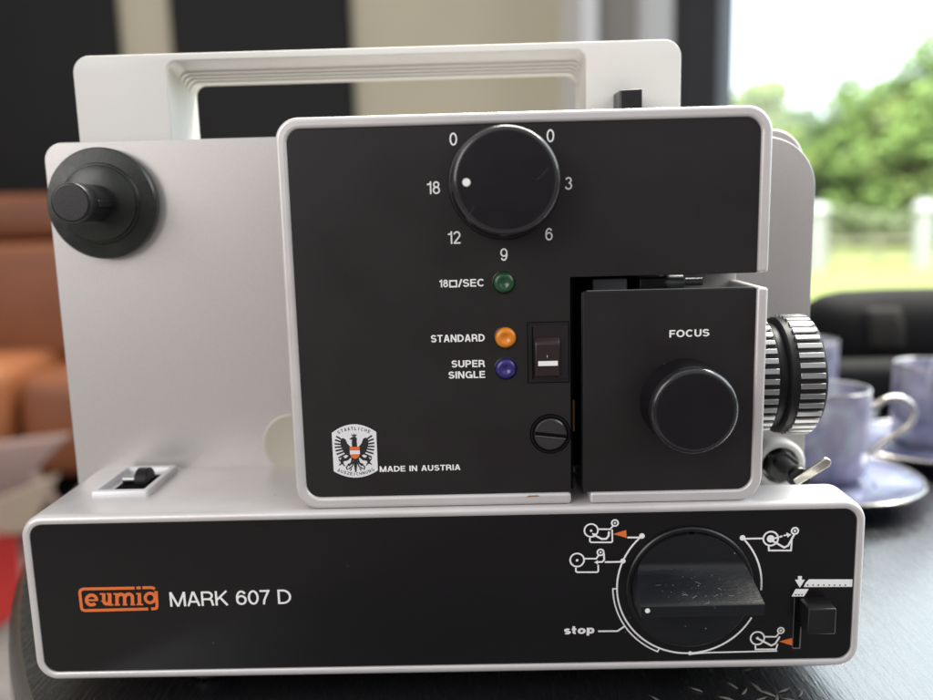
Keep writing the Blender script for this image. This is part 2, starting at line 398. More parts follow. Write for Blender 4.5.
# sofa
def soft_box(bm, x0, x1, y0, y1, z0, z1, r, n=5):
    b2 = bmesh.new(); box_bm(x0, x1, y0, y1, z0, z1, b2)
    bmesh.ops.bevel(b2, geom=list(b2.edges), offset=r, segments=n, profile=.5, affect='EDGES')
    me = bpy.data.meshes.new('t'); b2.to_mesh(me); b2.free(); bm.from_mesh(me); bpy.data.meshes.remove(me); return bm
sf = empty('leather_sofa', (-1.75, 2.3, -.75)); sf['_w'] = (-1.75, 2.3, -.75)
tag(sf, 'brown leather sofa with plump cushions below the left black board', 'sofa')
def sofapart(n, m, *a, r=.06): return link(n, soft_box(bmesh.new(), *a, r), m, sf, 0, 3, 60, None, 1)
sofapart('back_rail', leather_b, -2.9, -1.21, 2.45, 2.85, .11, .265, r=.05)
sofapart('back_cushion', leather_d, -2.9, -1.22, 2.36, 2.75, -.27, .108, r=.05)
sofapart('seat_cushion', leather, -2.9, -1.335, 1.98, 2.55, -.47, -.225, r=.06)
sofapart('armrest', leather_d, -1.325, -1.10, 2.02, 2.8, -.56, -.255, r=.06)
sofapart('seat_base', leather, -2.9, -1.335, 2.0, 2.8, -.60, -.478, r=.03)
sofapart('under_sofa_shade', dark_in, -2.8, -1.15, 2.1, 2.7, -.748, -.61, r=.01)  # black block standing in for the shadow under the sofa

# red bag with paper
red_m = mat('red_card', (.42, .018, .016), .38, var=.25, vscale=6)
pap_m = mat('pinkish_paper', (.19, .125, .112), .8, var=.25, vscale=5)
crm_m = mat('cream_paper', (.36, .29, .22), .8, var=.1, vscale=5)
bg_ = empty('red_gift_bag', (-1.16, 1.60, -.75)); bg_['_w'] = (-1.16, 1.60, -.75)
tag(bg_, 'red paper gift bag standing on the grey carpet left of the table', 'bag')
bm = loft_bm([[(-1.34, 1.53, -.749), (-1.125, 1.48, -.749), (-1.11, 1.60, -.749), (-1.33, 1.65, -.749)],
              [(-1.35, 1.52, -.56), (-1.115, 1.47, -.60), (-1.10, 1.60, -.56), (-1.35, 1.66, -.55)],
              [(-1.36, 1.53, -.56), (-1.12, 1.50, -.54), (-1.11, 1.58, -.52), (-1.35, 1.65, -.52)]])
link('bag_body', bm, red_m, bg_, .008, 2, 40, None, 1)
pp = simple('wrapping_paper', loft_bm([[(-1.40, 1.56, -.56), (-1.0, 1.60, -.50), (-.99, 1.62, -.50), (-1.40, 1.60, -.55)],
              [(-1.40, 1.58, -.45), (-1.06, 1.60, -.41), (-1.05, 1.63, -.40), (-1.40, 1.62, -.44)],
              [(-1.40, 1.62, -.37), (-.99, 1.66, -.335), (-.98, 1.69, -.33), (-1.40, 1.65, -.36)]]), pap_m,
              'crumpled pinkish wrapping paper sticking up out of the red bag', 'paper', origin=(-1.15, 1.6, -.5), bevel=.01, smooth=30)
cp = simple('cream_card', loft_bm([[(-1.13, 1.545, -.535), (-1.05, 1.55, -.535), (-1.05, 1.565, -.535), (-1.13, 1.56, -.535)],
              [(-1.16, 1.56, -.47), (-.975, 1.56, -.40), (-.975, 1.575, -.40), (-1.16, 1.575, -.47)]]), crm_m,
              'cream card wedged beside the red bag', 'card', origin=(-1.1, 1.55, -.6), bevel=.003)

# round black table
def table_mat():
    m = mat('black_stained_wood', (.008, .0085, .010), .24, 0, spec=.8, coat=1.0, coat_rough=.20)
    m.node_tree.nodes['Principled BSDF'].inputs['Coat IOR'].default_value = 2.0
    t = m.node_tree; b = t.nodes['Principled BSDF']
    tcn = t.nodes.new('ShaderNodeTexCoord')
    mp = t.nodes.new('ShaderNodeMapping'); mp.inputs['Rotation'].default_value = (0, 0, math.radians(8)); mp.inputs['Scale'].default_value = (9, 1, 1)
    t.links.new(tcn.outputs['Object'], mp.inputs[0])
    n1 = t.nodes.new('ShaderNodeTexNoise'); n1.inputs['Scale'].default_value = 75; n1.inputs['Detail'].default_value = 7; n1.inputs['Roughness'].default_value = .6
    n1.inputs['Distortion'].default_value = .25
    t.links.new(mp.outputs[0], n1.inputs['Vector'])
    bp = t.nodes.new('ShaderNodeBump'); bp.inputs['Strength'].default_value = .32; bp.inputs['Distance'].default_value = .001
    t.links.new(n1.outputs['Fac'], bp.inputs['Height']); t.links.new(bp.outputs[0], b.inputs['Normal'])
    q = t.nodes.new('ShaderNodeMapRange'); q.inputs[1].default_value = .35; q.inputs[2].default_value = .7; q.inputs[3].default_value = .20; q.inputs[4].default_value = .34
    t.links.new(bp.outputs[0], b.inputs['Coat Normal'])
    t.links.new(n1.outputs['Fac'], q.inputs[0]); t.links.new(q.outputs[0], b.inputs['Roughness'])
    return m
tm = table_mat()
tb = empty('round_table', (.317, .346, -.75)); tb['_w'] = (.317, .346, -.75)
tag(tb, 'round black stained wooden table under the projector and the cups', 'table')
R_ = .6
link('tabletop', lathe_bm([(R_ - .012, -.034), (R_ - .002, -.028), (R_, -.016), (R_ - .001, -.006), (R_ - .006, 0)], (.317, .346, 0), 'z', 160), tm, tb, 0, 3, 40, None, 1)
link('pedestal', lathe_bm([(.26, -.749), (.26, -.72), (.06, -.69), (.045, -.6), (.045, -.1), (.16, -.035)], (.317, .346, 0), 'z', 48), tm, tb, 0, 3, 40, None, 1)

# ================================================================== PROJECTOR
pj = empty('film_projector', PROJ_ORIGIN); pj['_w'] = tuple(PROJ_ORIGIN)
tag(pj, 'silver and black vintage cine film projector with carrying handle on the black table', 'film projector')
def rl(x0, x1, z0, z1, r, ins, y): return [(x, y, z) for x, z in rrect(x0 + ins, x1 - ins, z0 + ins, z1 - ins, max(.6, r - ins), 10)]
BX0, BX1, BZ0, BZ1 = -163.6, 133.5, 8.9, 71.6
bs = link('base_housing', loft_bm([rl(BX0, BX1, BZ0, BZ1, 8, .02, 17), rl(BX0, BX1, BZ0, BZ1, 8, 0, 16), rl(BX0, BX1, BZ0, BZ1, 8, 0, 1.8), rl(BX0, BX1, BZ0, BZ1, 8, .35, .4), rl(BX0, BX1, BZ0, BZ1, 8, 1.1, -.4),
     rl(BX0, BX1, BZ0, BZ1, 8, 2.5, -.45), rl(BX0, BX1, BZ0, BZ1, 8, 3.1, -.1), rl(BX0, BX1, BZ0, BZ1, 8, 3.25, 1.2)]), silver, pj, smooth=50)
dk = link('base_deck', loft_bm([rl(-166, 101, BZ0, BZ1, 8, 1.0, 200), rl(-165.5, 101, BZ0, BZ1, 8, .02, 198), rl(-163.6, 101, BZ0, BZ1, 8, .02, 17.02)]), silver, pj, smooth=50)
prism('base_side_step', rrect(101.1, 131, BZ0 + .5, 56, 3), 17.1, 190, deck_m, pj, .6)
PY = .25
bp_ = prism('base_panel', rrect(BX0 + 3.3, BX1 - 3.3, BZ0 + 3.3, BZ1 - 3.3, 5, 10), PY, 3, black_gloss, pj, .12)
# -- lettering on the base
def pxs(ox, oy, sc_): return lambda x, y: at(ox + x / sc_, oy + y / sc_, PY)
E3 = pxs(60, 570, 3.732)
ink = Ink(PY)
def curve(fn, pts): return [fn(*p) for p in pts]
WS = 2.6
# badge outline with the breaks round the i dot and the tail of the g
EB = pxs(72, 578, 9.926)
def ell(cx, cy, rx, ry, a0, a1, n=22): return [(cx + rx * math.cos(math.radians(a0 + (a1 - a0) * i / n)), cy - ry * math.sin(math.radians(a0 + (a1 - a0) * i / n))) for i in range(n + 1)]
FW, SW = 1.08, 1.22
for P, wd in (([(622, 98), (112, 108), (90, 116), (79, 134), (78, 150), (95, 292), (103, 312), (122, 321), (140, 322), (757, 306)], FW), ([(640, 97), (682, 96)], FW), ([(698, 95), (780, 93), (806, 98), (822, 108)], FW),
              ([(836, 128), (845, 280), (838, 297), (820, 303), (786, 305)], FW), (ell(776, 196, 48, 47, 0, 358), SW * .9), ([(815, 140), (840, 140)], .5),
              (ell(195, 216, 50, 49, 5, 318), SW), ([(150, 219), (262, 216)], .72),
              ([(316, 148), (317, 222)] + ell(346, 222, 29, 33, 180, 360, 10) + [(375, 148)], SW), ([(377, 148), (379, 272)], SW),
              ([(447, 148), (450, 270)], SW), (ell(489, 190, 36, 32, 170, 0, 10) + [(526, 268)], SW), (ell(566, 188, 36, 32, 170, 0, 10) + [(604, 266)], SW), ([(668, 146), (671, 266)], SW)):
    ink.stroke(curve(EB, P), wd)
for a, b, yy in ((276, 320, 157), (345, 380, 156), (378, 412, 265), (412, 450, 156), (425, 478, 264), (505, 552, 263), (582, 628, 262), (638, 672, 154), (642, 708, 260)): ink.stroke(curve(EB, [(a, yy), (b, yy)]), .62)
ink.done('maker_badge', orange_print, bp_)
bm = bmesh.new()
def span_px(bm, s, x0, y0, x1, y1, cap_px, Y, bold=0, spacing=1.0):
    a = at(x0, y0, Y); b = at(x1, y1, Y); cap = cap_px * (280 + Y) / F_PX * 1.01
    text_into(bm, s, Y - .05, bold, spacing, lambda u, v, wd: (a[0] + (b[0] - a[0]) * u, a[1] + (b[1] - a[1]) * u + cap * v))
span_px(bm, 'MARK 607 D', 170.6, 606.3, 291.6, 603.4, 16.0, PY, .118, .8)
o = link('model_lettering', bm, white_print, bp_, smooth=0)
sm = o.modifiers.new('relief', 'SOLIDIFY'); sm.thickness = .0003; sm.offset = 0
bm = bmesh.new(); span_px(bm, 'stop', 564.0, 634.3, 594.4, 633.3, 9.0, PY, .215, .7); link('stop_lettering', bm, white_print, bp_, smooth=0)
# -- dial scale
KX, KZ, KR = 72.4, 40.6, 25.5
ink = Ink(PY); LW = .62
def kp(deg, r=KR): return (KX + r * math.cos(math.radians(deg)), KZ + r * math.sin(math.radians(deg)))
def ang(px, py): x, z = at(px, py, PY); return math.degrees(math.atan2(z - KZ, x - KX)) % 360
aA, aB, aS, aE = ang(643.7, 537.8), ang(624.5, 561.5), ang(690, 654), ang(751, 617)
ink.stroke([kp(aA + (aE + (360 if aE < aA else 0) - aA) * i / 60) for i in range(61)], LW)
a3 = ang(761.4, 590); aC = ang(741.4, 538.6)
if a3 > 180: a3 -= 360
ink.stroke([kp(aC + (a3 - aC) * i / 20) for i in range(21)], LW)
a4, a5 = ang(613.4, 588.7), ang(657.8, 650.9)
ink.stroke([kp(a4, KR)] + [kp(a4 + (a5 - a4) * i / 30, KR + 1.45) for i in range(31)] + [kp(a5, KR)], .5)
for a_, r_ in ((aA, 1.0), (aB, .95), (aS, .75), (aC, 1.0)): ink.disc(kp(a_), r_)
ink.stroke([at(598, 631, PY), at(617.5, 630.8, PY), at(624.5, 626, PY)], LW)
ink.stroke([at(690, 653.8, PY), at(705, 652.4, PY), at(777, 650.6, PY)], LW * .85)
ink.stroke([at(741, 538.6, PY), at(762.5, 538.2, PY)], LW)
G5 = pxs(560, 510, 7.775)
ink.stroke([G5(523, 212), G5(645, 212)], LW)
ink.stroke([G5(348, 403), G5(500, 400)], LW)
ink.done('dial_scale', white_print, bp_)
# -- threading symbols
def sym(fn, items, name, sw=.55):
    ink = Ink(PY)
    for it in items:
        if it[0] == 'ring': ink.ring(fn(*it[1]), it[2], sw)
        elif it[0] == 'dot': ink.disc(fn(*it[1]), it[2])
        elif it[0] == 'line': ink.stroke([fn(*p) for p in it[1]], it[2] if len(it) > 2 else sw)
        else: ink.poly([fn(*p) for p in it[1]])
    ink.done(name, white_print, bp_)
MMP = .334
def r5(v): return v / 7.775 * MMP
sym(G5, [('ring', (242, 158), r5(55)), ('dot', (242, 160), r5(10)), ('ring', (427, 100), r5(26)), ('dot', (427, 100), r5(9)),
         ('line', [(300, 148), (390, 148), (412, 122)]), ('line', [(232, 214), (232, 242), (242, 250), (398, 250), (407, 242), (405, 150)]),
         ('line', [(380, 165), (378, 200), (360, 222), (325, 224), (275, 198)], .7), ('poly', [(248, 178), (282, 182), (262, 214)])], 'threading_symbol')
sym(G5, [('ring', (133, 388), r5(57)), ('dot', (133, 390), r5(11)), ('ring', (315, 328), r5(26)), ('dot', (315, 328), r5(9)),
         ('line', [(190, 377), (282, 377), (300, 352)]), ('line', [(123, 446), (123, 474), (133, 482), (288, 482), (297, 474), (297, 425)]),
         ('line', [(341, 335), (343, 385), (328, 402), (290, 404)], .6), ('poly', [(266, 405), (294, 388), (294, 422)])], 'threading_symbol')
G6 = pxs(730, 510, 4.67)
def r6(v): return v / 4.67 * MMP
sym(G6, [('ring', (190, 133), r6(36)), ('dot', (190, 134), r6(19)), ('ring', (303, 97), r6(16)), ('dot', (303, 97), r6(6)),
         ('line', [(206, 132), (222, 128)], .62), ('line', [(229, 126), (244, 121)], .62), ('poly', [(262, 104), (286, 114), (268, 128)]), ('line', [(249, 119), (266, 115)], .5),
         ('line', [(180, 168), (181, 188), (284, 188), (288, 138)]), ('line', [(196, 142), (252, 174), (270, 166), (290, 130), (300, 112)], .7)], 'threading_symbol', .6)
sym(G6, [('ring', (128, 598), r6(34)), ('dot', (128, 598), r6(7)), ('ring', (237, 562), r6(15)), ('dot', (237, 562), r6(6)),
         ('line', [(162, 591), (214, 591), (228, 575)]), ('line', [(118, 630), (119, 650), (214, 649), (222, 625)]), ('line', [(131, 600), (193, 632), (212, 622), (232, 590)], .66)], 'threading_symbol', .55)
ink = Ink(PY); ink.poly([G5(411, 186), G5(515, 154), G5(518, 216)])
ink.done('orange_marker', orange_print, bp_)
ink = Ink(PY); ink.poly([G6(229, 613), G6(290, 597), G6(290, 632)]); ink.done('orange_marker', orange_print, bp_)
ink = Ink(PY)
ink.poly([G6(317, 308), G6(336, 308), G6(335, 325), G6(350, 325), G6(326, 362), G6(303, 325), G6(318, 325)])
ink.poly([G6(368, 323), G6(572, 323), G6(570, 358), G6(344, 359), G6(352, 340)])
ink.poly([G6(306, 368), G6(367, 368), G6(345, 403), G6(287, 403)])
cs = ink.done('film_cut_symbol', white_print, bp_)
ink = Ink(PY, start=.2)
for k in range(8): ink.disc(G6(362 + 25 * k, 349), .28, 10)
for k in range(3): ink.disc(G6(306 + 14 * k, 393), .26, 10)
ink.done('sprocket_holes', black_print, bp_)
# -- function knob
HR = 22.4
kn = lathe('function_knob', [(HR, PY - .02), (HR, -.9), (HR - .5, -1.3), (HR - 1.6, -1.3), (HR - 1.9, -.6), (HR - 2, 1)], (KX, 0, KZ), black_plast, pj, n=96)
R2 = 20.6
prof = [(-R2 + .02, -2.6)] + [(-R2 + (R2 - 2.6) * i / 14, -2.6) for i in range(1, 15)] + [(-2.45, -2.8), (-2.4, -17.4), (-2.2, -17.8), (1.6, -17.9), (1.9, -17.6)]
for i in range(1, 15):
    t = i / 14; prof.append((1.9 + 7.6 * t, -2.8 - 14.8 * (1 - t) ** 1.5))
prof += [(9.5 + (R2 - 9.52) * i / 10, -2.8 + .0 * i) for i in range(1, 11)]
bm = bmesh.new(); Lf, Rt, Lb, Rb = [], [], [], []
for z, y in prof:
    hw = math.sqrt(max(.01, R2 * R2 - z * z))
    Lf.append(bm.verts.new((KX - hw, y, KZ + z))); Rt.append(bm.verts.new((KX + hw, y, KZ + z)))
    Lb.append(bm.verts.new((KX - hw, 1, KZ + z))); Rb.append(bm.verts.new((KX + hw, 1, KZ + z)))
for i in range(len(prof) - 1):
    bm.faces.new((Lf[i], Rt[i], Rt[i + 1], Lf[i + 1]))
    if abs(prof[i][0] - prof[i + 1][0]) > 1e-5:
        bm.faces.new((Lf[i], Lf[i + 1], Lb[i + 1], Lb[i])); bm.faces.new((Rt[i], Rb[i], Rb[i + 1], Rt[i + 1]))
link('pointer_grip', bm, scuffed, kn, smooth=35)
ink = Ink(-17.9, start=.12); ink.disc(at(647.5, 610.5, -17.9), .85); ink.done('pointer_dot', white_print, kn)
rnd = random.Random(5); smk = bmesh.new()
def slope(z):
    for (z0, y0), (z1, y1) in zip(prof, prof[1:]):
        if z0 <= z <= z1 and z1 > z0: return y0 + (y1 - y0) * (z - z0) / (z1 - z0)
    return -2.8
for i in range(46):
    u, zz = rnd.uniform(-17, 19), rnd.uniform(2.2, 8.5) if i % 3 else rnd.uniform(1.0, 4.0); a_ = rnd.gauss(0, .5); l_ = rnd.choice((.12, .16, .2, .5, .9)); w_ = rnd.uniform(.03, .07)
    P = [(u + l_ * math.cos(a_) * sx - w_ * math.sin(a_) * sy, zz + (l_ * math.sin(a_) * sx + w_ * math.cos(a_) * sy) * .6) for sx, sy in ((-1, -1), (1, -1), (1, 1), (-1, 1))]
    smk.faces.new([smk.verts.new((KX + p, slope(q_) - .06 - .004 * (i % 6), KZ + q_)) for p, q_ in P])
scuff_m = mat('pale_scuff', (.16, .165, .17), .6)
link('scuff_marks', smk, scuff_m, kn, smooth=0)
# -- slide switch
sl = link('slide_switch', loft_bm([[(111.1, 1.0, 25.6), (121.2, 1.0, 25.6), (121.2, 1.0, 35.6), (111.1, 1.0, 35.6)], [(111.5, -8, 25.8), (121.2, -8, 25.8), (121.2, -8, 35.3), (111.5, -8, 35.3)]]), black_plast, pj, .5, 3)
slot_m = mat('slot_lining', (.16, .155, .15), .4)
box('slot_floor', 109.7, 112.4, PY - .02, PY + 1, 16.2, 36.5, dark_in, sl, 0)
ink = Ink(PY, start=.05); ink.stroke([(109.7, 16.3), (112.3, 16.3), (112.4, 24.5)], .42); ink.stroke([(109.7, 16.4), (109.7, 35.5)], .18); ink.done('slot_edge', slot_m, sl)
# -- feet
for fx, fy in ((-107, 22), (85, 60), (-110, 165), (85, 165)):
    lathe('foot', [(8.5, 8.9), (9, 7), (9, 1), (8, .05)], (fx, fy, 0), rubber, pj, 'z', 32)
# -- film cutter guide on the deck
tz = BZ1 - .15
def gtab(px, py, z):
    d = RC.transposed() @ Vector(((px - 466.5) / F_PX, (py - 350) / F_PX, 1)); t = (z - 173.7) / d.z
    return d.x * t, d.y * t - 280
gx0, gx1, gy0, gy1 = -146.5, -124.6, 18.2, 50.5
outer = lambda i, z: [(x, y, z) for x, y in rrect(gx0 + i, gx1 - i, gy0 + i, gy1 - i, max(.3, 1.2 - i * .3), 4)]
gd = link('film_guide', loft_bm([outer(0, tz + .02), outer(0, tz + 2.0), outer(.4, tz + 2.5), outer(2.1, tz + 2.6), outer(2.5, tz + 2.2), outer(2.9, tz + .25)]), deck_m, pj, smooth=40)
box('guide_slot', gx0 + 5.5, gx1 - 5.0, gy0 + 7, gy1 - 6, tz + .2, tz + .45, dark_in, gd, 0)
bmr = lathe_bm([(4.4, 0), (4.8, .5), (4.8, 4.5), (4.4, 5)], (0, 0, 0), 'x', 32); bmesh.ops.translate(bmr, vec=(-135.5, 36.5, tz + 1.0), verts=bmr.verts)
link('guide_roller', bmr, rubber, gd)
bmr = lathe_bm([(1.5, 0), (1.5, 5)], (0, 0, 0), 'x', 20); bmesh.ops.translate(bmr, vec=(-140.4, 34.5, tz + 1.9), verts=bmr.verts)
link('guide_pin', bmr, alu, gd)
# -- back plate, rear housing
plp = [(-168.3, 50)] + [(132.3, 50)] + arcp(132.3 - 20, 199 - 20, 20, 0, 90, 16) + [(90, 199.6), (40, 203.9)] + arcp(-168.3 + 7.2, 203.9 - 7.2, 7.2, 90, 180, 12)
pl = prism('back_plate', plp, 54, 56, plate_m, pj, .35)
prism('rear_housing', rrect(-150, 134.4, 66, 203.3, (3, 3, 13.5, 8), 12), 72, 150, plate_m, pj, .8)
lathe('plate_cap', [(12.4, 54.1), (12.4, 53.7), (12.1, 53.45), (11.2, 53.4), (10.9, 53.5), (.0, 53.5)], (-77.6, 0, 81.2), label_m, pl, n=48)
# -- reel spindle
sp = lathe('reel_spindle', [(19.2, 54.2), (21.0, 53.4), (21.4, 52.2), (21.4, 49.6), (20.8, 48.9), (15.6, 48.4), (15.2, 47.6), (14.6, 47.4), (14.4, 46.2), (13.9, 45.8), (6.9, 45.4), (6.9, 44)], (-145.4, 0, 180.1), green_black, pj, n=96)
lathe('spindle_shaft', [(6.9, 46), (6.9, 31), (7.0, 30.6), (7.25, 30), (7.25, 25.0), (7.0, 24.3), (6.5, 24.0), (6.3, 23.98), (6.2, 23.98), (0.01, 23.98)], (-145.5, 0, 180.2), black_plast, sp, n=64)
box('shaft_key', -139.6, -138.2, 31, 45.5, 178.5, 181.0, black_plast, sp, .3)
# -- handle
def arch(x0, x1, zt, zb, r, y, n=10):
    P = [(x0, y, zb)] + [(x, y, z) for x, z in arcp(x0 + r, zt - r, r, 180, 90, n)] + [(x, y, z) for x, z in arcp(x1 - r, zt - r, r, 90, 0, n)] + [(x1, y, zb)]
    return P
hx0, hx1, hz = -156.0, 80.6, 236.9
ix0, ix1, iz = -119.0, 43.9, 233.9
Y0 = 58.5
L = [arch(hx0, hx1, hz, 190, 6.5, 92), arch(hx0, hx1, hz, 190, 6.5, Y0 + .8), arch(hx0 + .25, hx1 - .25, hz - .25, 190, 6.3, Y0 + .25), arch(hx0 + .8, hx1 - .8, hz - .8, 190, 6, Y0),
     arch(ix0 - .5, ix1 + .5, iz + .5, 190, 4, Y0), arch(ix0, ix1, iz, 190, 3.8, Y0 + .4)]
z_ = iz; y_ = Y0 + .4; x_ = 0
for i in range(1, 8): L.append(arch(ix0 + .03 * i, ix1 - .03 * i, iz - 1.7 * (i / 7) ** 1.7, 190, 3.8, Y0 + .4 + 13 * i / 7))
z_ = iz - 1.7; y_ = Y0 + 13.4; xi = .2
for i in range(4):
    z_ -= .75; xi += .04
    L.append(arch(ix0 + xi, ix1 - xi, z_, 190, 3.8 + .25 * i, y_ + .1)); y_ += 3.6
    L.append(arch(ix0 + xi + .05, ix1 - xi - .05, z_ - .05, 190, 3.8 + .25 * i, y_))
L.append(arch(ix0 + xi, ix1 - xi, z_, 190, 4.6, 91.5))
L.append(arch(ix0 + xi - 1, ix1 - xi + 1, z_ + 1, 190, 4.6, 92))
L.append(L[0])
bm = loft_bm(L, False, False, False); bmesh.ops.remove_doubles(bm, verts=bm.verts, dist=.001)
link('carry_handle', bm, cream, pj, smooth=32)
ps = link('lamp_switch', loft_bm([[(54.6, 58.6, 190), (62.6, 58.6, 190), (62.4, 58.6, 217.0), (54.4, 58.6, 217.0)], [(54.8, 42, 190), (62.9, 42, 190), (62.5, 42, 216.6), (54.2, 42, 216.3)]]), black_plast, pj, .5)
# -- projector head: open silver surround
HX0, HX1, HZ0, HZ1 = -65.2, 97.0, 71.75, 205.1
NX, NZ = 31.0, 150.9
fo = [(HX1, NZ)] + arcp(HX1 - 8.5, HZ1 - 8.5, 8.5, 0, 90, 12) + arcp(HX0 + 7.5, HZ1 - 7.5, 7.5, 90, 180, 12) + arcp(HX0 + 8, HZ0 + 8, 8, 180, 270, 12) + [(NX, HZ0)]
wi = 3.7
fi = [(NX, HZ0 + wi + .35)] + arcp(HX0 + wi + 5, HZ0 + wi + .35 + 5, 5, 270, 180, 12) + arcp(HX0 + wi + 4.5, HZ1 - wi - 4.5, 4.5, 180, 90, 12) + arcp(HX1 - wi - 5, HZ1 - wi - 5, 5, 90, 0, 12) + [(HX1 - wi, NZ)]
hd = prism('head_housing', fo + fi, .9, 46, silver, pj, 1.15, 4)
pan = [(HX1 - wi - .1, NZ), (NX, NZ), (NX, HZ0 + wi + .45)] + arcp(HX0 + wi + 5, HZ0 + wi + .35 + 5, 4.9, 270, 180, 12)
pan += arcp(HX0 + wi + 4.5, HZ1 - wi - 4.5, 4.4, 180, 90, 12) + arcp(HX1 - wi - 5, HZ1 - wi - 5, 4.9, 90, 0, 12)
HY = 1.6
hp = prism('head_panel', pan, HY, 5, black_sheet, pj, .25)
# thin dark shadow gasket between panel and surround
gi = [(x, z) for x, z in fi]
# interior seen through the gap round the lens housing
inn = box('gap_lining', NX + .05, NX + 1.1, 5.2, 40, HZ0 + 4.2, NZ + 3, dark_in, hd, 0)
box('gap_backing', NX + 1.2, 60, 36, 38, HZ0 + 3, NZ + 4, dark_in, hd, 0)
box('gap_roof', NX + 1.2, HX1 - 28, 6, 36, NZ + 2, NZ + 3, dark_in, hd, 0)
brass = mat('old_brass', (.22, .10, .05), .45, .6)
box('gap_clip', 31.6, 33.4, 9, 14, 95.5, 107.0, brass, hd, .3)
box('gap_bracket', 41, 53.5, 20, 30, 143.5, 148.6, mat('dull_zinc', (.22, .24, .25), .45, .6), hd, .4)
link('gap_spring', lathe_bm([(2.2, 66), (2.6, 67), (2.6, 73), (1.4, 74), (1.4, 80)], (0, 20, 146.8), 'x', 20), MATS['dull_zinc'], hd)
box('gap_block', 57, 66, 16, 30, 142.5, 148.9, black_plast, hd, .5)
box('gap_light_wall', 74, 96.0, 33, 35, 120, 150.6, cream, hd, .3)
# lettering on the head
bm = bmesh.new()
for s, px, py in (('0', 453.3, 139.2), ('0', 550.4, 135.8), ('18', 433.2, 187.8), ('3', 568.6, 183.4), ('12', 453.9, 237.6), ('9', 503.9, 254.6), ('6', 549.0, 234.2)):
    x, z = at(px, py, HY); text_mid(bm, s, HY, x, z, 4.15, .125, 1.0)
link('speed_figures', bm, white_print, hp, smooth=0)
bm = bmesh.new()
span_px(bm, '18', 439.0, 287.4, 448.2, 287.2, 7.6, HY, .17); span_px(bm, '/SEC', 458.6, 287.0, 484.6, 286.4, 7.6, HY, .17)
span_px(bm, 'STANDARD', 430.9, 342.4, 484.8, 341.3, 7.4, HY, .18); span_px(bm, 'SUPER', 451.5, 367.5, 484.9, 366.9, 7.2, HY, .18)
span_px(bm, 'SINGLE', 448.5, 378.6, 485.2, 377.8, 7.2, HY, .18)
o = link('lamp_lettering', bm, white_print, hp, smooth=0)
ink = Ink(HY); a, b = at(449.8, 280.9, HY), at(456.6, 286.6, HY)
ink.stroke([(a[0], a[1]), (b[0], a[1]), (b[0], b[1]), (a[0], b[1])], .5, True); ink.done('frame_symbol', white_print, hp)
bm = bmesh.new(); span_px(bm, 'MADE IN AUSTRIA', 379.8, 471.9, 460.5, 469.9, 6.0, HY, .18); link('origin_lettering', bm, white_print, hp, smooth=0)
# state award badge with the eagle
ex0, ex1 = -51.75, -36.3
ezt, ezb, ecz = 99.0, 85.2, 91.9
exc = (ex0 + ex1) / 2
def bow(x, mid, h): u = (x - exc) / (ex1 - exc); return mid + h * (1 - u * u)
BP = [(ex0 + (ex1 - ex0) * i / 16, bow(ex0 + (ex1 - ex0) * i / 16, ezt, 2.9)) for i in range(17)] + [(ex1 - (ex1 - ex0) * i / 16, bow(ex1 - (ex1 - ex0) * i / 16, ezb, -2.45)) for i in range(17)]
bd = prism('award_badge', BP[::-1], HY - .12, HY + .3, enamel, hp, .05)
bm = bmesh.new(); BY = HY - .12
def arc_text(bm, s, mid, h, x0, x1, cap, flip):
    n = len(s)
    for i, ch in enumerate(s):
        x = x0 + (x1 - x0) * (i + .5) / n; z = bow(x, mid, h)
        sl_ = -2 * h * (x - exc) / (ex1 - exc) ** 2; ca, sa = 1 / math.hypot(1, sl_), sl_ / math.hypot(1, sl_)
        wch = (x1 - x0) / n * .70
        text_into(bm, ch, BY - .03, .16, 1, lambda u, v, wd: (x + (u - .5) * (wch if ch != 'I' else .22) * ca - v * cap * sa, z + (u - .5) * (wch if ch != 'I' else .22) * sa + v * cap * ca))
arc_text(bm, 'STAATLICHE', ezt - 1.85, 2.75, exc - 5.6, exc + 5.6, 1.15, 0)
arc_text(bm, 'AUSZEICHNUNG', ezb + .75, -2.4, exc - 6.7, exc + 6.7, 1.1, 1)
link('award_lettering', bm, black_print, bd, smooth=0)
ink = Ink(BY, step=.008)
def e(u, v): return exc + u * 1.0, ecz - .35 + v * 1.06
for sx in (-1, 1):
    q = lambda u, v: e(sx * u, v)
    ink.poly([q(.2, 2.0), q(1.5, 2.3), q(2.5, 3.4), q(3.1, 4.9), q(4.0, 5.3), q(4.7, 4.6), q(4.9, 3.2), q(4.3, 1.4), q(3.4, -.2), q(2.2, -.9), q(1.4, -1.6), q(.2, -1.6)])
    for (u0, v0, u1, v1) in ((4.4, 4.6, 6.2, 5.9), (4.7, 4.0, 6.7, 4.7), (4.8, 3.2, 6.9, 3.4), (4.7, 2.4, 6.9, 2.2), (4.4, 1.6, 6.7, 1.0), (4.0, .8, 6.4, -.2), (3.5, 0, 5.8, -1.4)):
        ink.stroke([q(u0 - .4, v0 - .1), q(u1, v1)], .56)
    ink.stroke([q(1.8, -1.0), q(2.8, -1.9), q(4.3, -2.2)], 1.0); ink.stroke([q(4.1, -1.1), q(4.7, -2.3), q(4.6, -3.6)], .95); ink.stroke([q(5.7, -1.8), q(5.2, -2.6)], .4); ink.stroke([q(4.7, -3.2), q(5.7, -3.9)], .4); ink.stroke([q(4.5, -3.2), q(3.8, -4.2)], .4)
    ink.stroke([q(.9, -1.6), q(1.3, -3.2), q(2.4, -4.2)], .7); ink.stroke([q(.5, -2.6), q(1.2, -4.4), q(2.5, -5.3)], .42)
    ink.stroke([q(2.2, -3.4), q(3.2, -4.7), q(2.9, -5.6)], .4); ink.stroke([q(1.4, -5.0), q(1.9, -5.9)], .35)
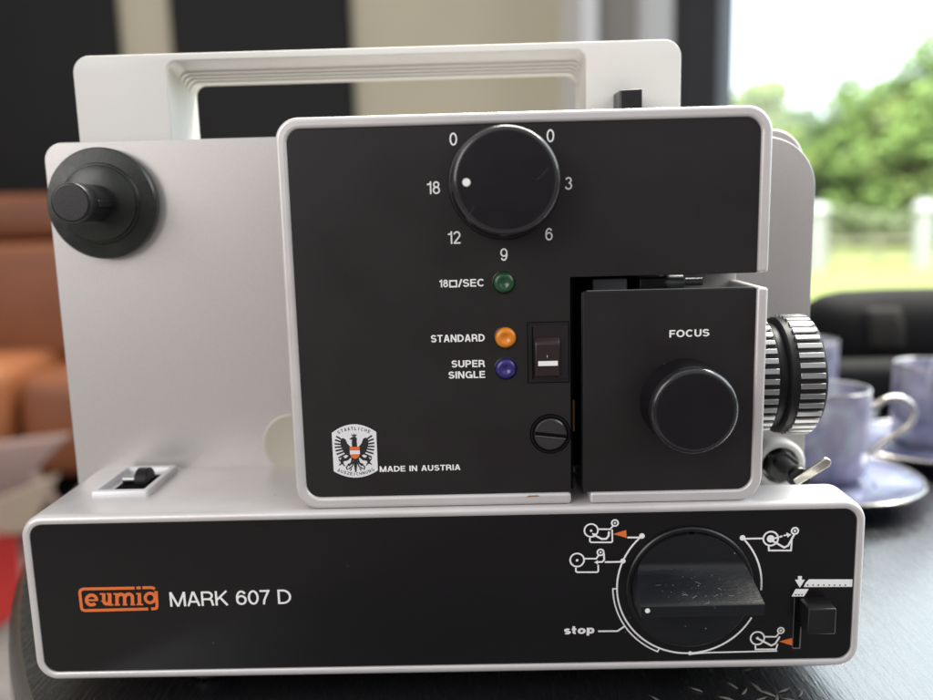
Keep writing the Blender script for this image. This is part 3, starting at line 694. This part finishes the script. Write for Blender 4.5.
ink.poly([e(-.75, -1), e(.75, -1), e(.55, -4.0), e(.2, -6.4), e(-.2, -6.4), e(-.55, -4.0)])
ink.poly([e(-.9, 2.2), e(.9, 2.2), e(.8, 4.0), e(.9, 5.2), e(.2, 5.7), e(-.8, 5.5), e(-1.7, 4.9), e(-.8, 4.6), e(-.9, 3.6)])
ink.poly([e(-.6, 5.75), e(-.95, 6.6), e(-.2, 6.2), e(.0, 6.8), e(.3, 6.2), e(.95, 6.6), e(.6, 5.75)])
ink.done('eagle', black_print, bd)
ink = Ink(BY, start=.18); ink.poly([e(-1.75, 2.25), e(1.75, 2.25), e(1.75, 1.0), e(-1.75, 1.0)]); ink.poly([e(-1.72, -.25), e(1.72, -.25), e(1.2, -1.35), e(0, -1.9), e(-1.2, -1.35)]); ink.done('shield_bars', orange_print, bd)
ink = Ink(BY, start=.17); ink.poly([e(-1.75, 1.0), e(1.75, 1.0), e(1.74, -.25), e(-1.74, -.25)]); ink.done('shield_band', enamel, bd)
# -- speed dial
sd = lathe('speed_dial', [(18.5, HY - .02), (18.5, -.2), (18.2, -.6), (17.6, -.8), (16.75, -15.6), (16.35, -16.6), (15.6, -17.1), (14.6, -17.15), (0.01, -17.15)], (9.5, 0, 182.55), black_knob, pj, n=128, smooth=30)
gloss_rim = mat('polished_black_rim', (.015, .015, .017), .2, 0, spec=.6, coat=.5)
lathe('polished_rim', [(16.78, -15.5), (16.72, -16.1), (16.42, -16.7), (15.9, -17.1), (15.4, -17.22), (15.0, -17.18)], (9.5, 0, 182.55), gloss_rim, sd, n=128, smooth=60, caps=False)
ink = Ink(-17.15, start=.06); ink.disc(at(466.4, 182.4, -17.15), 1.22, 28); ink.done('dial_dot', white_print, sd)
ink = Ink(-17.15, start=.05)
ink.stroke([at(536, 180, -17.15), at(541, 176.5, -17.15), at(548, 168.5, -17.15)], .12); ink.stroke([at(470, 214, -17.15), at(474, 206, -17.15)], .1); ink.disc(at(500, 220, -17.15), .11, 8); ink.disc(at(520, 150, -17.15), .09, 8); ink.disc(at(487, 196, -17.15), .08, 8)
ink.done('scratch', mat('faint_scratch', (.05, .048, .05), .6), sd)
ink = Ink(.9, start=.05); P_ = [at(526, 497.3, .9), at(532, 496.6, .9), at(540, 496.4, .9), at(538, 495.2, .9), at(529, 495.4, .9)]; ink.poly(P_)
ink.done('rust_stain', mat('rust', (.30, .13, .04), .8), hd)
# -- indicator lamps
for nme, px, py in (('green', 503.8, 282.6), ('orange', 505.5, 337.6), ('blue', 505.8, 368.5)):
    x, z = at(px, py, HY)
    lp = lathe('indicator_lamp', [(3.55, HY + .5), (3.55, HY - .3), (3.4, HY - .9), (2.9, HY - 1.45), (2.2, HY - 1.7), (1.5, HY - 1.5), (.9, HY - 1.05), (.4, HY - .9), (0, HY - .9)], (x, 0, z), lampm[nme], pj, n=40)
    lp['label'] = nme + ' round indicator lamp'
    lathe('lamp_rim', [(3.95, HY + .2), (3.95, HY - .12), (3.75, HY - .2), (3.57, HY - .1)], (x, 0, z), black_plast, lp, n=40, caps=False)
# -- format switch
fx0, fz1 = at(527.3, 322.5, HY); fx1, fz0 = at(568.5, 382, HY)
ink = Ink(HY, start=.1)
ink.stroke([(fx0, fz0), (fx1 + .2, fz0), (fx1 + .2, fz1), (fx0, fz1)], .28, True)
ch = prism('format_switch', [(fx0, fz0), (fx1, fz0), (fx1, fz1), (fx0, fz1)], HY - .06, HY + .3, black_plast, pj, .1)
ink.done('switch_outline', dark_in, ch)
box('switch_well', fx0 + 1.45, fx1 - .3, HY - .14, HY + .2, fz0 + 1.3, fz1 - 1.5, well_m, ch, .1)
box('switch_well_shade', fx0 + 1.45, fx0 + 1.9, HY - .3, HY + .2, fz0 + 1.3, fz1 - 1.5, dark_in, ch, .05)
rx0, rz1 = at(534, 341.5, HY - 2); rx1, rz0 = at(561.3, 377, HY - 2)
rk = link('rocker', loft_bm([[(rx0, HY, rz0), (rx1, HY, rz0), (rx1, HY, rz1 + 1.4), (rx0, HY, rz1 + 1.4)], [(rx0 + .2, HY - 2.6, rz0 + .2), (rx1 - .4, HY - 2.6, rz0 + .2), (rx1 - .4, HY - 2.2, rz1 - .6), (rx0 + .2, HY - 2.2, rz1 - .6)]]), brown_pl, ch, .7, 3)
ink = Ink(HY - 2.6, start=.06); a, b = at(538.2, 361.2, HY - 2.6), at(557.8, 365.6, HY - 2.6); ink.poly([(a[0], a[1]), (b[0], a[1]), (b[0], b[1]), (a[0], b[1])])
c_ = at(547.3, 356.5, HY - 2.6); ink.stroke([(c_[0], c_[1] - .35), (c_[0], c_[1] + .45)], .14); ink.done('rocker_mark', white_print, ch)
# -- slotted screw in its round well
x, z = at(550.4, 433.8, HY)
screw_m = mat('blackened_screw', (.022, .022, .022), .3, 0, spec=.8, var=.3, vscale=300, bump=.15, bscale=900)
scw = lathe('screw_well', [(6.7, HY - .02), (6.6, HY - .35), (6.2, HY - .35), (6.0, HY - .05), (5.9, HY + .2)], (x, 0, z), black_plast, pj, n=48)
lathe('well_gap', [(6.35, HY - .45), (6.3, HY - .5), (5.5, HY - .5), (5.45, HY - .45)], (x, 0, z), dark_in, scw, n=48, caps=False)
lathe('well_groove', [(7.15, HY - .02), (7.1, HY - .06), (6.75, HY - .06), (6.7, HY - .02)], (x, 0, z), dark_in, scw, n=48, caps=False)
lathe('screw_head', [(5.55, HY), (5.55, HY - .8), (5.1, HY - 1.25), (0.01, HY - 1.3)], (x, 0, z), screw_m, scw, n=48)
an = math.radians(-7); dx, dz = math.cos(an), math.sin(an)
bm = prism_bm([(x + dx * u - dz * v, z + dz * u + dx * v) for u, v in ((-5.4, -.75), (5.4, -.75), (5.4, .55), (-5.4, .55))], HY - 1.36, HY - 1.0)
link('screw_slot', bm, dark_in, scw)
bm = prism_bm([(x + dx * u - dz * v, z + dz * u + dx * v) for u, v in ((-5.2, -.95), (5.2, -.95), (5.2, -.75), (-5.2, -.75))], HY - 1.40, HY - 1.0)
link('slot_lip', bm, slot_m, scw)
# -- lens housing
VX0, VX1, VZ0, VZ1 = 35.2, 97.1, 71.75, 145.9
vo = [(37.6, VZ0)] + arcp(VX1 - 8.5, VZ0 + 8.5, 8.5, 270, 360, 12) + [(VX1, VZ1), (VX1 - wi, VZ1)] + arcp(VX1 - wi - 5, VZ0 + wi + .2 + 5, 5, 360, 270, 12) + [(37.6, VZ0 + wi + .2)]
vh = prism('lens_housing', vo, .9, 34, silver, pj, .9, 4)
vp = [(VX0, VZ0 + wi + .1)] + [(37.5, VZ0 + wi + .3)] + arcp(VX1 - wi - 5, VZ0 + wi + .3 + 5, 4.9, 270, 360, 12) + [(VX1 - wi - .1, VZ1 - .05), (VX0, VZ1 - .05)]
box('housing_wall', VX0 - .1, VX0 + 1.6, 4.3, 32, VZ0 + 4.2, VZ1 - .6, black_plast, vh, .2)
box('housing_top', VX0 + 1.7, VX1 - 3.8, 4.3, 5.2, VZ1 - 5, VZ1 + .1, mat('grey_edge', (.30, .30, .31), .4, .4), vh, .15)
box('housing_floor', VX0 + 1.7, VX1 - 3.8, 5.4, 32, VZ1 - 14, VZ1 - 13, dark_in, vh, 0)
vpn = prism('housing_panel', vp, HY, 4, black_sheet, vh, .25)
bm = bmesh.new(); span_px(bm, 'FOCUS', 669.3, 337.5, 709.3, 336.2, 7.4, HY, .18); link('focus_lettering', bm, white_print, vh, smooth=0)
fk = lathe('focus_knob', [(14.9, HY - .02), (14.9, .6), (14.75, -.2), (14.5, -11.6), (14.15, -13.2), (13.4, -13.95), (12.6, -14), (0.01, -14)], (69.6, 0, 107.5), black_knob, pj, n=128, smooth=30)
lathe('polished_rim', [(14.54, -11.5), (14.42, -12.4), (14.1, -13.3), (13.5, -13.9), (12.9, -14.06), (12.5, -14.03)], (69.6, 0, 107.5), gloss_rim, fk, n=128, smooth=60, caps=False)
# -- projection lens with knurled rings, axis along x
LC = (0, 30, 110.3)
ln = lathe('projection_lens', [(19, 80), (19, 98.2), (21.4, 98.3), (21.4, 105.2), (20.6, 105.8), (19.6, 106.0), (19.4, 108.6), (20.8, 109.0), (21.6, 109.6), (21.6, 120.6), (21.2, 121.6), (20.4, 122.2), (17, 122.2), (16.5, 119), (0.01, 117)], LC, rubber, pj, 'x', 120)
def knurl(x0, x1, r0, r1, n, taper, ph=0):
    bm = bmesh.new()
    for k in range(n):
        a = 2 * PI * (k + ph) / n; hw = 2 * PI / n * .25
        c = lambda r, aa: (30 - r * math.cos(aa), LC[2] + r * math.sin(aa))
        sec = [(r0, a - hw * 1.25), (r1, a - hw), (r1, a + hw), (r0, a + hw * 1.25)]
        A = [(x0 + (taper if i in (0, 3) else taper * .2), *c(*s)) for i, s in enumerate(sec)]
        A = [(x0 + taper * .3, *c(*s)) for s in sec]; B = [(x1, *c(*s)) for s in sec]
        loft_bm([A, B], True, True, True, bm)
    return bm
link('knurled_ring', knurl(111.4, 120.6, 21.4, 22.4, 38, 2), alu, ln, .12, 2)
link('knurled_ring', knurl(98.4, 104.6, 21.2, 22.2, 38, 2, .5), alu, ln, .12, 2)
# -- manual winding crank below the lens
bz = lathe('crank_boss', [(10.6, 60), (10.6, 50), (10.0, 48.6), (9.0, 48), (7.6, 48), (7.0, 49), (7.0, 55)], (120.6, 0, 69.0), cream, pj, n=64)
hexp = [(120.4 + 6.6 * math.cos(PI / 3 * i + .35), 69.3 + 6.6 * math.sin(PI / 3 * i + .35)) for i in range(6)]
prism('hex_nut', hexp, 44, 52, black_plast, bz, .5)
lathe('crank_shaft', [(3.0, 46), (3.0, 30), (4.2, 28), (4.2, 24.5), (3.8, 23.8), (0.01, 23.6)], (119.3, 0, 71.6), black_plast, bz, n=40)
an = math.radians(32); c0 = (116.6, 70.6)
def bl(u, v): return (c0[0] + u * math.cos(an) - v * math.sin(an), c0[1] + u * math.sin(an) + v * math.cos(an))
st = [bl(u, v) for u, v in [(0, -1.6), (13.5, -1.6)] + [(13.5 + 1.9 * math.cos(t), .3 + 1.9 * math.sin(t)) for t in [(-PI / 2) + PI * i / 10 for i in range(1, 10)]] + [(13.5, 2.2), (0, 1.4)]]
prism('crank_blade', st, 21.8, 23.7, chrome, bz, .5, 3)

# ================================================================== CROCKERY
def lustre(name='lilac_lustre_glaze', f=(1, 1, 1)):
    m = bpy.data.materials.new(name); m.use_nodes = True; t = m.node_tree; b = t.nodes['Principled BSDF']
    tcn = t.nodes.new('ShaderNodeTexCoord'); n = t.nodes.new('ShaderNodeTexNoise'); n.inputs['Scale'].default_value = 38; n.inputs['Detail'].default_value = 3; n.inputs['Distortion'].default_value = 1.2
    mp = t.nodes.new('ShaderNodeMapping'); mp.inputs['Scale'].default_value = (1, 1, .8)
    t.links.new(tcn.outputs['Object'], mp.inputs[0]); t.links.new(mp.outputs[0], n.inputs['Vector'])
    r = t.nodes.new('ShaderNodeValToRGB'); cr = r.color_ramp
    cr.elements[0].position = .30; cr.elements[0].color = (.17, .18, .28, 1); cr.elements[1].position = .72; cr.elements[1].color = (.66, .68, .73, 1)
    for p, c in ((.42, (.30, .315, .44, 1)), (.5, (.42, .385, .51, 1)), (.6, (.44, .48, .57, 1))):
        el = cr.elements.new(p); el.color = c
    for el in cr.elements: el.color = [a * b for a, b in zip(el.color[:3], f)] + [1]
    t.links.new(n.outputs['Fac'], r.inputs[0]); t.links.new(r.outputs[0], b.inputs['Base Color'])
    b.inputs['Roughness'].default_value = .2; b.inputs['Metallic'].default_value = .2; b.inputs['Specular IOR Level'].default_value = .35; b.inputs['Coat Weight'].default_value = .1
    return m
lus = lustre()
lus_s = lustre('blue_lustre_glaze', (.44, .47, .56))
gilt = mat('worn_gilt', (.55, .52, .49), .2, 1.0, bump=.05, bscale=200)
def tube_bm(path, r, n=12, bm=None):
    bm = bm or bmesh.new(); loops = []
    for i, p in enumerate(path):
        p = Vector(p); a = Vector(path[max(0, i - 1)]); b = Vector(path[min(len(path) - 1, i + 1)]); t = (b - a).normalized()
        u = t.cross(Vector((0, 1, .001))).normalized(); v = t.cross(u); rr = r[i] if isinstance(r, (list, tuple)) else r
        loops.append([p + u * rr * math.cos(2 * PI * k / n) + v * rr * math.sin(2 * PI * k / n) * 1.15 for k in range(n)])
    return loft_bm(loops, True, True, True, bm)
def espresso_cup(x, y, rz, label):
    o = bpy.data.objects.new('espresso_cup', None); C.objects.link(o); o.empty_display_size = .01
    o.location = (x * S, y * S, 10.3 * S); o.rotation_euler.z = rz
    tag(o, label, 'cup', 'lustre espresso cups on the table')
    body = link('cup_body', lathe_bm([(15, 0), (17.5, .4), (18.5, 2), (21, 4.5), (22.6, 8), (22.9, 30), (22.9, 54.0), (22.6, 54.8), (22.0, 54.8), (21.5, 54), (21.2, 20), (19, 5), (.01, 4)], (0, 0, 0), 'z', 72), lus)
    rim = link('gilt_rim', lathe_bm([(22.95, 53.4), (23.0, 54.6), (22.5, 55.1), (21.9, 55.05), (21.4, 54.2)], (0, 0, 0), 'z', 72, caps=False), gilt)
    pth = [(21.5, 0, 41.5), (25, 0, 43.5), (31, 0, 47.5), (38, 0, 49), (44, 0, 46.5), (47, 0, 41), (46, 0, 35), (42, 0, 30), (36, 0, 26), (29, 0, 20), (24, 0, 14.5), (21.8, 0, 12.0)]
    sm_ = []
    for i in range(len(pth) - 1):
        p0, p1, p2, p3 = (Vector(pth[max(0, i - 1)]), Vector(pth[i]), Vector(pth[i + 1]), Vector(pth[min(len(pth) - 1, i + 2)]))
        for k in range(4):
            s_ = k / 4; sm_.append(.5 * ((2 * p1) + (p2 - p0) * s_ + (2 * p0 - 5 * p1 + 4 * p2 - p3) * s_ ** 2 + (3 * p1 - p0 - 3 * p2 + p3) * s_ ** 3))
    sm_.append(Vector(pth[-1]))
    hdl = link('cup_handle', tube_bm(sm_, 2.1), gilt)
    for c in (body, rim, hdl): c.parent = o
    return o
def saucer(x, y, label):
    o = bpy.data.objects.new('saucer', None); C.objects.link(o); o.empty_display_size = .01
    o.location = (x * S, y * S, .2 * S); tag(o, label, 'saucer', 'lustre saucers under the cups')
    a = link('saucer_dish', lathe_bm([(.01, 3), (22, 3), (24, .2), (27, 0), (28.5, 1.5), (40, 4.5), (50, 8.2), (53.6, 10.6), (54, 11.4), (53.2, 11.8), (49, 10.0), (38, 7.6), (28, 7.0), (26, 9.6), (24, 9.8), (22, 9.9), (.01, 9.9)], (0, 0, 0), 'z', 96), lus_s)
    b = link('gilt_rim', lathe_bm([(53.7, 10.6), (54.25, 11.5), (53.4, 12.05), (52.4, 11.7)], (0, 0, 0), 'z', 96, caps=False), gilt)
    a.parent = o; b.parent = o; return o
def floor_at(px, py, z):
    x, y = gtab(px, py, z); return x, y
espresso_cup(207, 209, -.15, 'lilac lustre espresso cup with gilt handle, just behind the projector lens')
saucer(207, 209, 'lustre saucer under the cup just behind the projector lens')
espresso_cup(303, 277, .6, 'lilac lustre espresso cup at the right edge of the photo')
saucer(303, 277, 'lustre saucer under the cup at the right edge of the photo')
espresso_cup(263, 386, 1.2, 'lilac lustre espresso cup standing farthest back on the table')
saucer(263, 386, 'lustre saucer under the cup farthest back on the table')

# black padded pouch behind the cups
cloth = mat('black_padded_fabric', (.0045, .0045, .0055), .8, spec=.2, var=.3, vscale=30, bump=.5, bscale=160)
patch = mat('grey_woven_patch', (.020, .0185, .017), .8, spec=.2, var=.4, vscale=160)
pc = empty('padded_pouch', (.50, .50, 0)); pc['_w'] = (.50, .50, 0)
tag(pc, 'black padded pouch lying on the table behind the cups', 'pouch')
prf = [(.01, 305), (14, 305.5), (26, 308), (36, 314), (42, 324), (45, 340), (46, 380), (46.5, 500), (46, 640), (40, 670), (20, 680), (.01, 681)]
bm = lathe_bm(prf, (0, 505, 48), 'x', 48)
for v in bm.verts:
    v.co.z += 1.6 * math.sin(v.co.x * .05) + .8 * math.sin(v.co.x * .11 + v.co.y * .1); v.co.y += (v.co.x - 305) * -.10
link('pouch_body', bm, cloth, pc, smooth=60)
pm = bmesh.new(); rows = []
for i in range(9):
    z = 44 + 36 * i / 8; rows.append([pm.verts.new((x, 505 - (x - 305) * .10 - math.sqrt(46.6 ** 2 - (z - 48) ** 2) , z)) for x in (343, 350, 358, 366, 374)])
for a, b in zip(rows, rows[1:]):
    for i in range(4): pm.faces.new((a[i], a[i + 1], b[i + 1], b[i]))
o = link('woven_patch', pm, patch, pc); so = o.modifiers.new('thick', 'SOLIDIFY'); so.thickness = .0006; so.offset = 0
bm = soft_box(bmesh.new(), 285, 420, 395, 440, .3, 44, 16)
for v in bm.verts: v.co.z += 3 * math.sin(v.co.x * .06)
st_ = link('folded_cloth', bm, cloth, None, 0, 3, 60, (.35, .42, 0)); tag(st_, 'folded black cloth in front of the padded pouch on the table', 'cloth')

# dry husks on the table
husk_m = mat('dry_husk', (.12, .11, .095), .5, var=.35, vscale=400)
hb = bmesh.new(); lathe_bm([(.05, -3.2), (.6, -2.6), (1.1, -1), (1.0, .8), (.5, 2.3), (.12, 3.4), (.05, 5.0)], (0, 0, 0), 'x', 14, hb)
for v in hb.verts: v.co.z *= .7; v.co.y += .09 * v.co.x ** 2 * .5
husk0 = None
for k, (px, py, a, s_) in enumerate([(748, 668, .2, .7), (733, 684, 2.2, .9), (757, 686, 1.9, 1.15), (745, 690, .9, .9), (768, 692, 2.5, 1.1), (784, 689, .4, .9), (777, 697, 1.2, 1.0), (801, 692, 1.0, .9), (762, 697, .3, .8), (790, 698, 2.8, .9), (697, 688, 2.6, .8), (657, 698, 2.2, .9), (727, 697, 2.7, 1.0)]):
    x, y = gtab(px, py, 1.0)
    if husk0 is None: o = husk0 = link('dry_husk', hb, husk_m, None, 0, 3, 60)
    else: o = husk0.copy(); C.objects.link(o)
    o.location = (x * S, y * S, .5 * S * s_); o.rotation_euler = (0, -.06, a); o.scale = (s_ * .85, s_ * .5, s_ * .5)
    tag(o, 'pale dry seed husk lying on the table in front of the projector', 'husk', 'dry seed husks on the table')

# ================================================================== GARDEN
bark = mat('bark', (.09, .07, .05), .9, var=.3, vscale=9)
def leafmat(name, col):
    m = mat(name, col, .55, var=.5, vscale=.9)
    b = m.node_tree.nodes['Principled BSDF']; b.inputs['Subsurface Weight'].default_value = 0
    return m
leafs = [leafmat('fresh_leaves', (.125, .215, .050)), leafmat('mid_leaves', (.095, .175, .050)), leafmat('yellow_leaves', (.165, .235, .065))]
def tree(x, y, h, r, lm, label, seed):
    rnd = random.Random(seed); z0 = -.97
    t = empty('garden_tree', (x, y, z0)); t['_w'] = (x, y, z0)
    tag(t, label, 'tree', 'trees at the end of the garden')
    bm = bmesh.new(); n = 8
    loft_bm([[(x + rr * math.cos(2 * PI * k / n) + ox, y + rr * math.sin(2 * PI * k / n), z0 + hh) for k in range(n)] for rr, hh, ox in ((.16, 0, 0), (.12, h * .25, .05), (.08, h * .5, .0), (.03, h * .85, .06))], bm=bm)
    cl = []
    for i in range(44):
        a = rnd.uniform(0, 2 * PI); hh = rnd.uniform(.08, .93); rr = r * (1 - abs(hh - .40) * 1.1) * math.sqrt(rnd.random())
        cl.append((x + rr * math.cos(a), y + rr * math.sin(a), z0 + h * hh, rnd.uniform(.26, .46) * r * .85))
    for c in cl[:10]:
        b0 = Vector((x, y, z0 + h * .25)); d = Vector(c[:3])
        loft_bm([[b0 + Vector((.05 * math.cos(2 * PI * k / 5), .05 * math.sin(2 * PI * k / 5), 0)) for k in range(5)], [d + Vector((.015 * math.cos(2 * PI * k / 5), .015 * math.sin(2 * PI * k / 5), 0)) for k in range(5)]], bm=bm)
    link('trunk', bm, bark, t, 0, 3, 40, None, 1)
    bm = bmesh.new()
    for (cx, cy, cz, cr) in cl:
        for i in range(170):
            d = Vector((rnd.gauss(0, 1), rnd.gauss(0, 1), rnd.gauss(0, 1))).normalized() * cr * rnd.uniform(.45, 1.08) ** .7
            d.z *= .8
            p = Vector((cx, cy, cz)) + d
            u = Vector((rnd.gauss(0, 1), rnd.gauss(0, 1), rnd.gauss(0, 1))).normalized(); v = u.orthogonal().normalized(); s_ = rnd.uniform(.07, .15)
            bm.faces.new([bm.verts.new(p + q) for q in (u * s_, v * s_ * .55, -u * s_, -v * s_ * .55)])
    link('crown', bm, lm, t, 0, 3, 0, None, 1)
def gx(px, Y): return at(px, 200, Y * 1000)[0] * S
specs = [(750, 25, 4.7, 1.5, 2, 'slim yellow green tree just right of the window frame'), (790, 30, 4.6, 1.9, 1, 'low round green tree between the slim tree and the upright light tree'),
         (862, 25, 5.35, 1.7, 0, 'upright light green tree behind the garden posts'), (835, 27, 4.1, 1.7, 1, 'short dark green tree behind the upright light green tree'),
         (945, 23, 5.6, 2.1, 0, 'tall broad green tree at the right edge of the view'), (900, 24, 4.2, 1.8, 2, 'bushy yellow green tree between the tall garden trees'),
         (1020, 26, 6.2, 2.5, 1, 'tall dark green tree beyond the right edge tree')]
for i, (px, Y, h, r, m, lb) in enumerate(specs): tree(gx(px, Y), Y, h, r, leafs[m], lb, 11 + i)
# clipped hedge mass along the end of the lawn
rnd = random.Random(3); bm = bmesh.new()
for i in range(9000):
    x = rnd.uniform(4, 22); y = 20.5 + rnd.uniform(-.6, .6); z = -.97 + rnd.uniform(.0, .95) ** .8 * (1.0 + .15 * math.sin(x * 1.7))
    u = Vector((rnd.gauss(0, 1), rnd.gauss(0, 1), rnd.gauss(0, 1))).normalized(); v = u.orthogonal().normalized(); s_ = rnd.uniform(.06, .12)
    bm.faces.new([bm.verts.new(Vector((x, y, z)) + q) for q in (u * s_, v * s_ * .6, -u * s_, -v * s_ * .6)])
o = link('hedge', bm, leafmat('hedge_leaves', (.10, .135, .06)), None, 0, 3, 0, (12, 20.5, -.97), 1); tag(o, 'low dull green hedge along the end of the lawn', 'hedge')
post_m = mat('white_post_paint', (.30, .325, .35), .6, var=.08, vscale=4)
for k, (px, lb) in enumerate(((818, 'white round topped garden post just right of the projector'), (925, 'white round topped garden post near the right edge of the view'))):
    x = gx(px, 14)
    o = link('garden_post', lathe_bm([(.16, -.97), (.16, -.02), (.19, 0), (.19, .05), (.15, .10), (.08, .14), (.001, .155)], (x, 14, 0), 'z', 32), post_m, None, 0, 3, 40, (x, 14, -.97), 1)
    tag(o, lb, 'post', 'white posts on the lawn')
rail = bmesh.new(); box_bm(4.5, 12, 14.9, 14.95, -.55, -.50, rail); box_bm(4.5, 12, 14.9, 14.95, -.85, -.80, rail)
for i in range(9): box_bm(4.5 + .9 * i, 4.56 + .9 * i, 14.96, 15.0, -.97, -.46, rail)
o = link('garden_fence', rail, mat('weathered_rail', (.25, .24, .20), .8, var=.2, vscale=5), None, 0, 3, 40, (8, 14.9, -.97), 1); tag(o, 'low weathered rail fence behind the white posts', 'fence')

for o in list(bpy.data.objects):
    if '_w' in o: del o['_w']
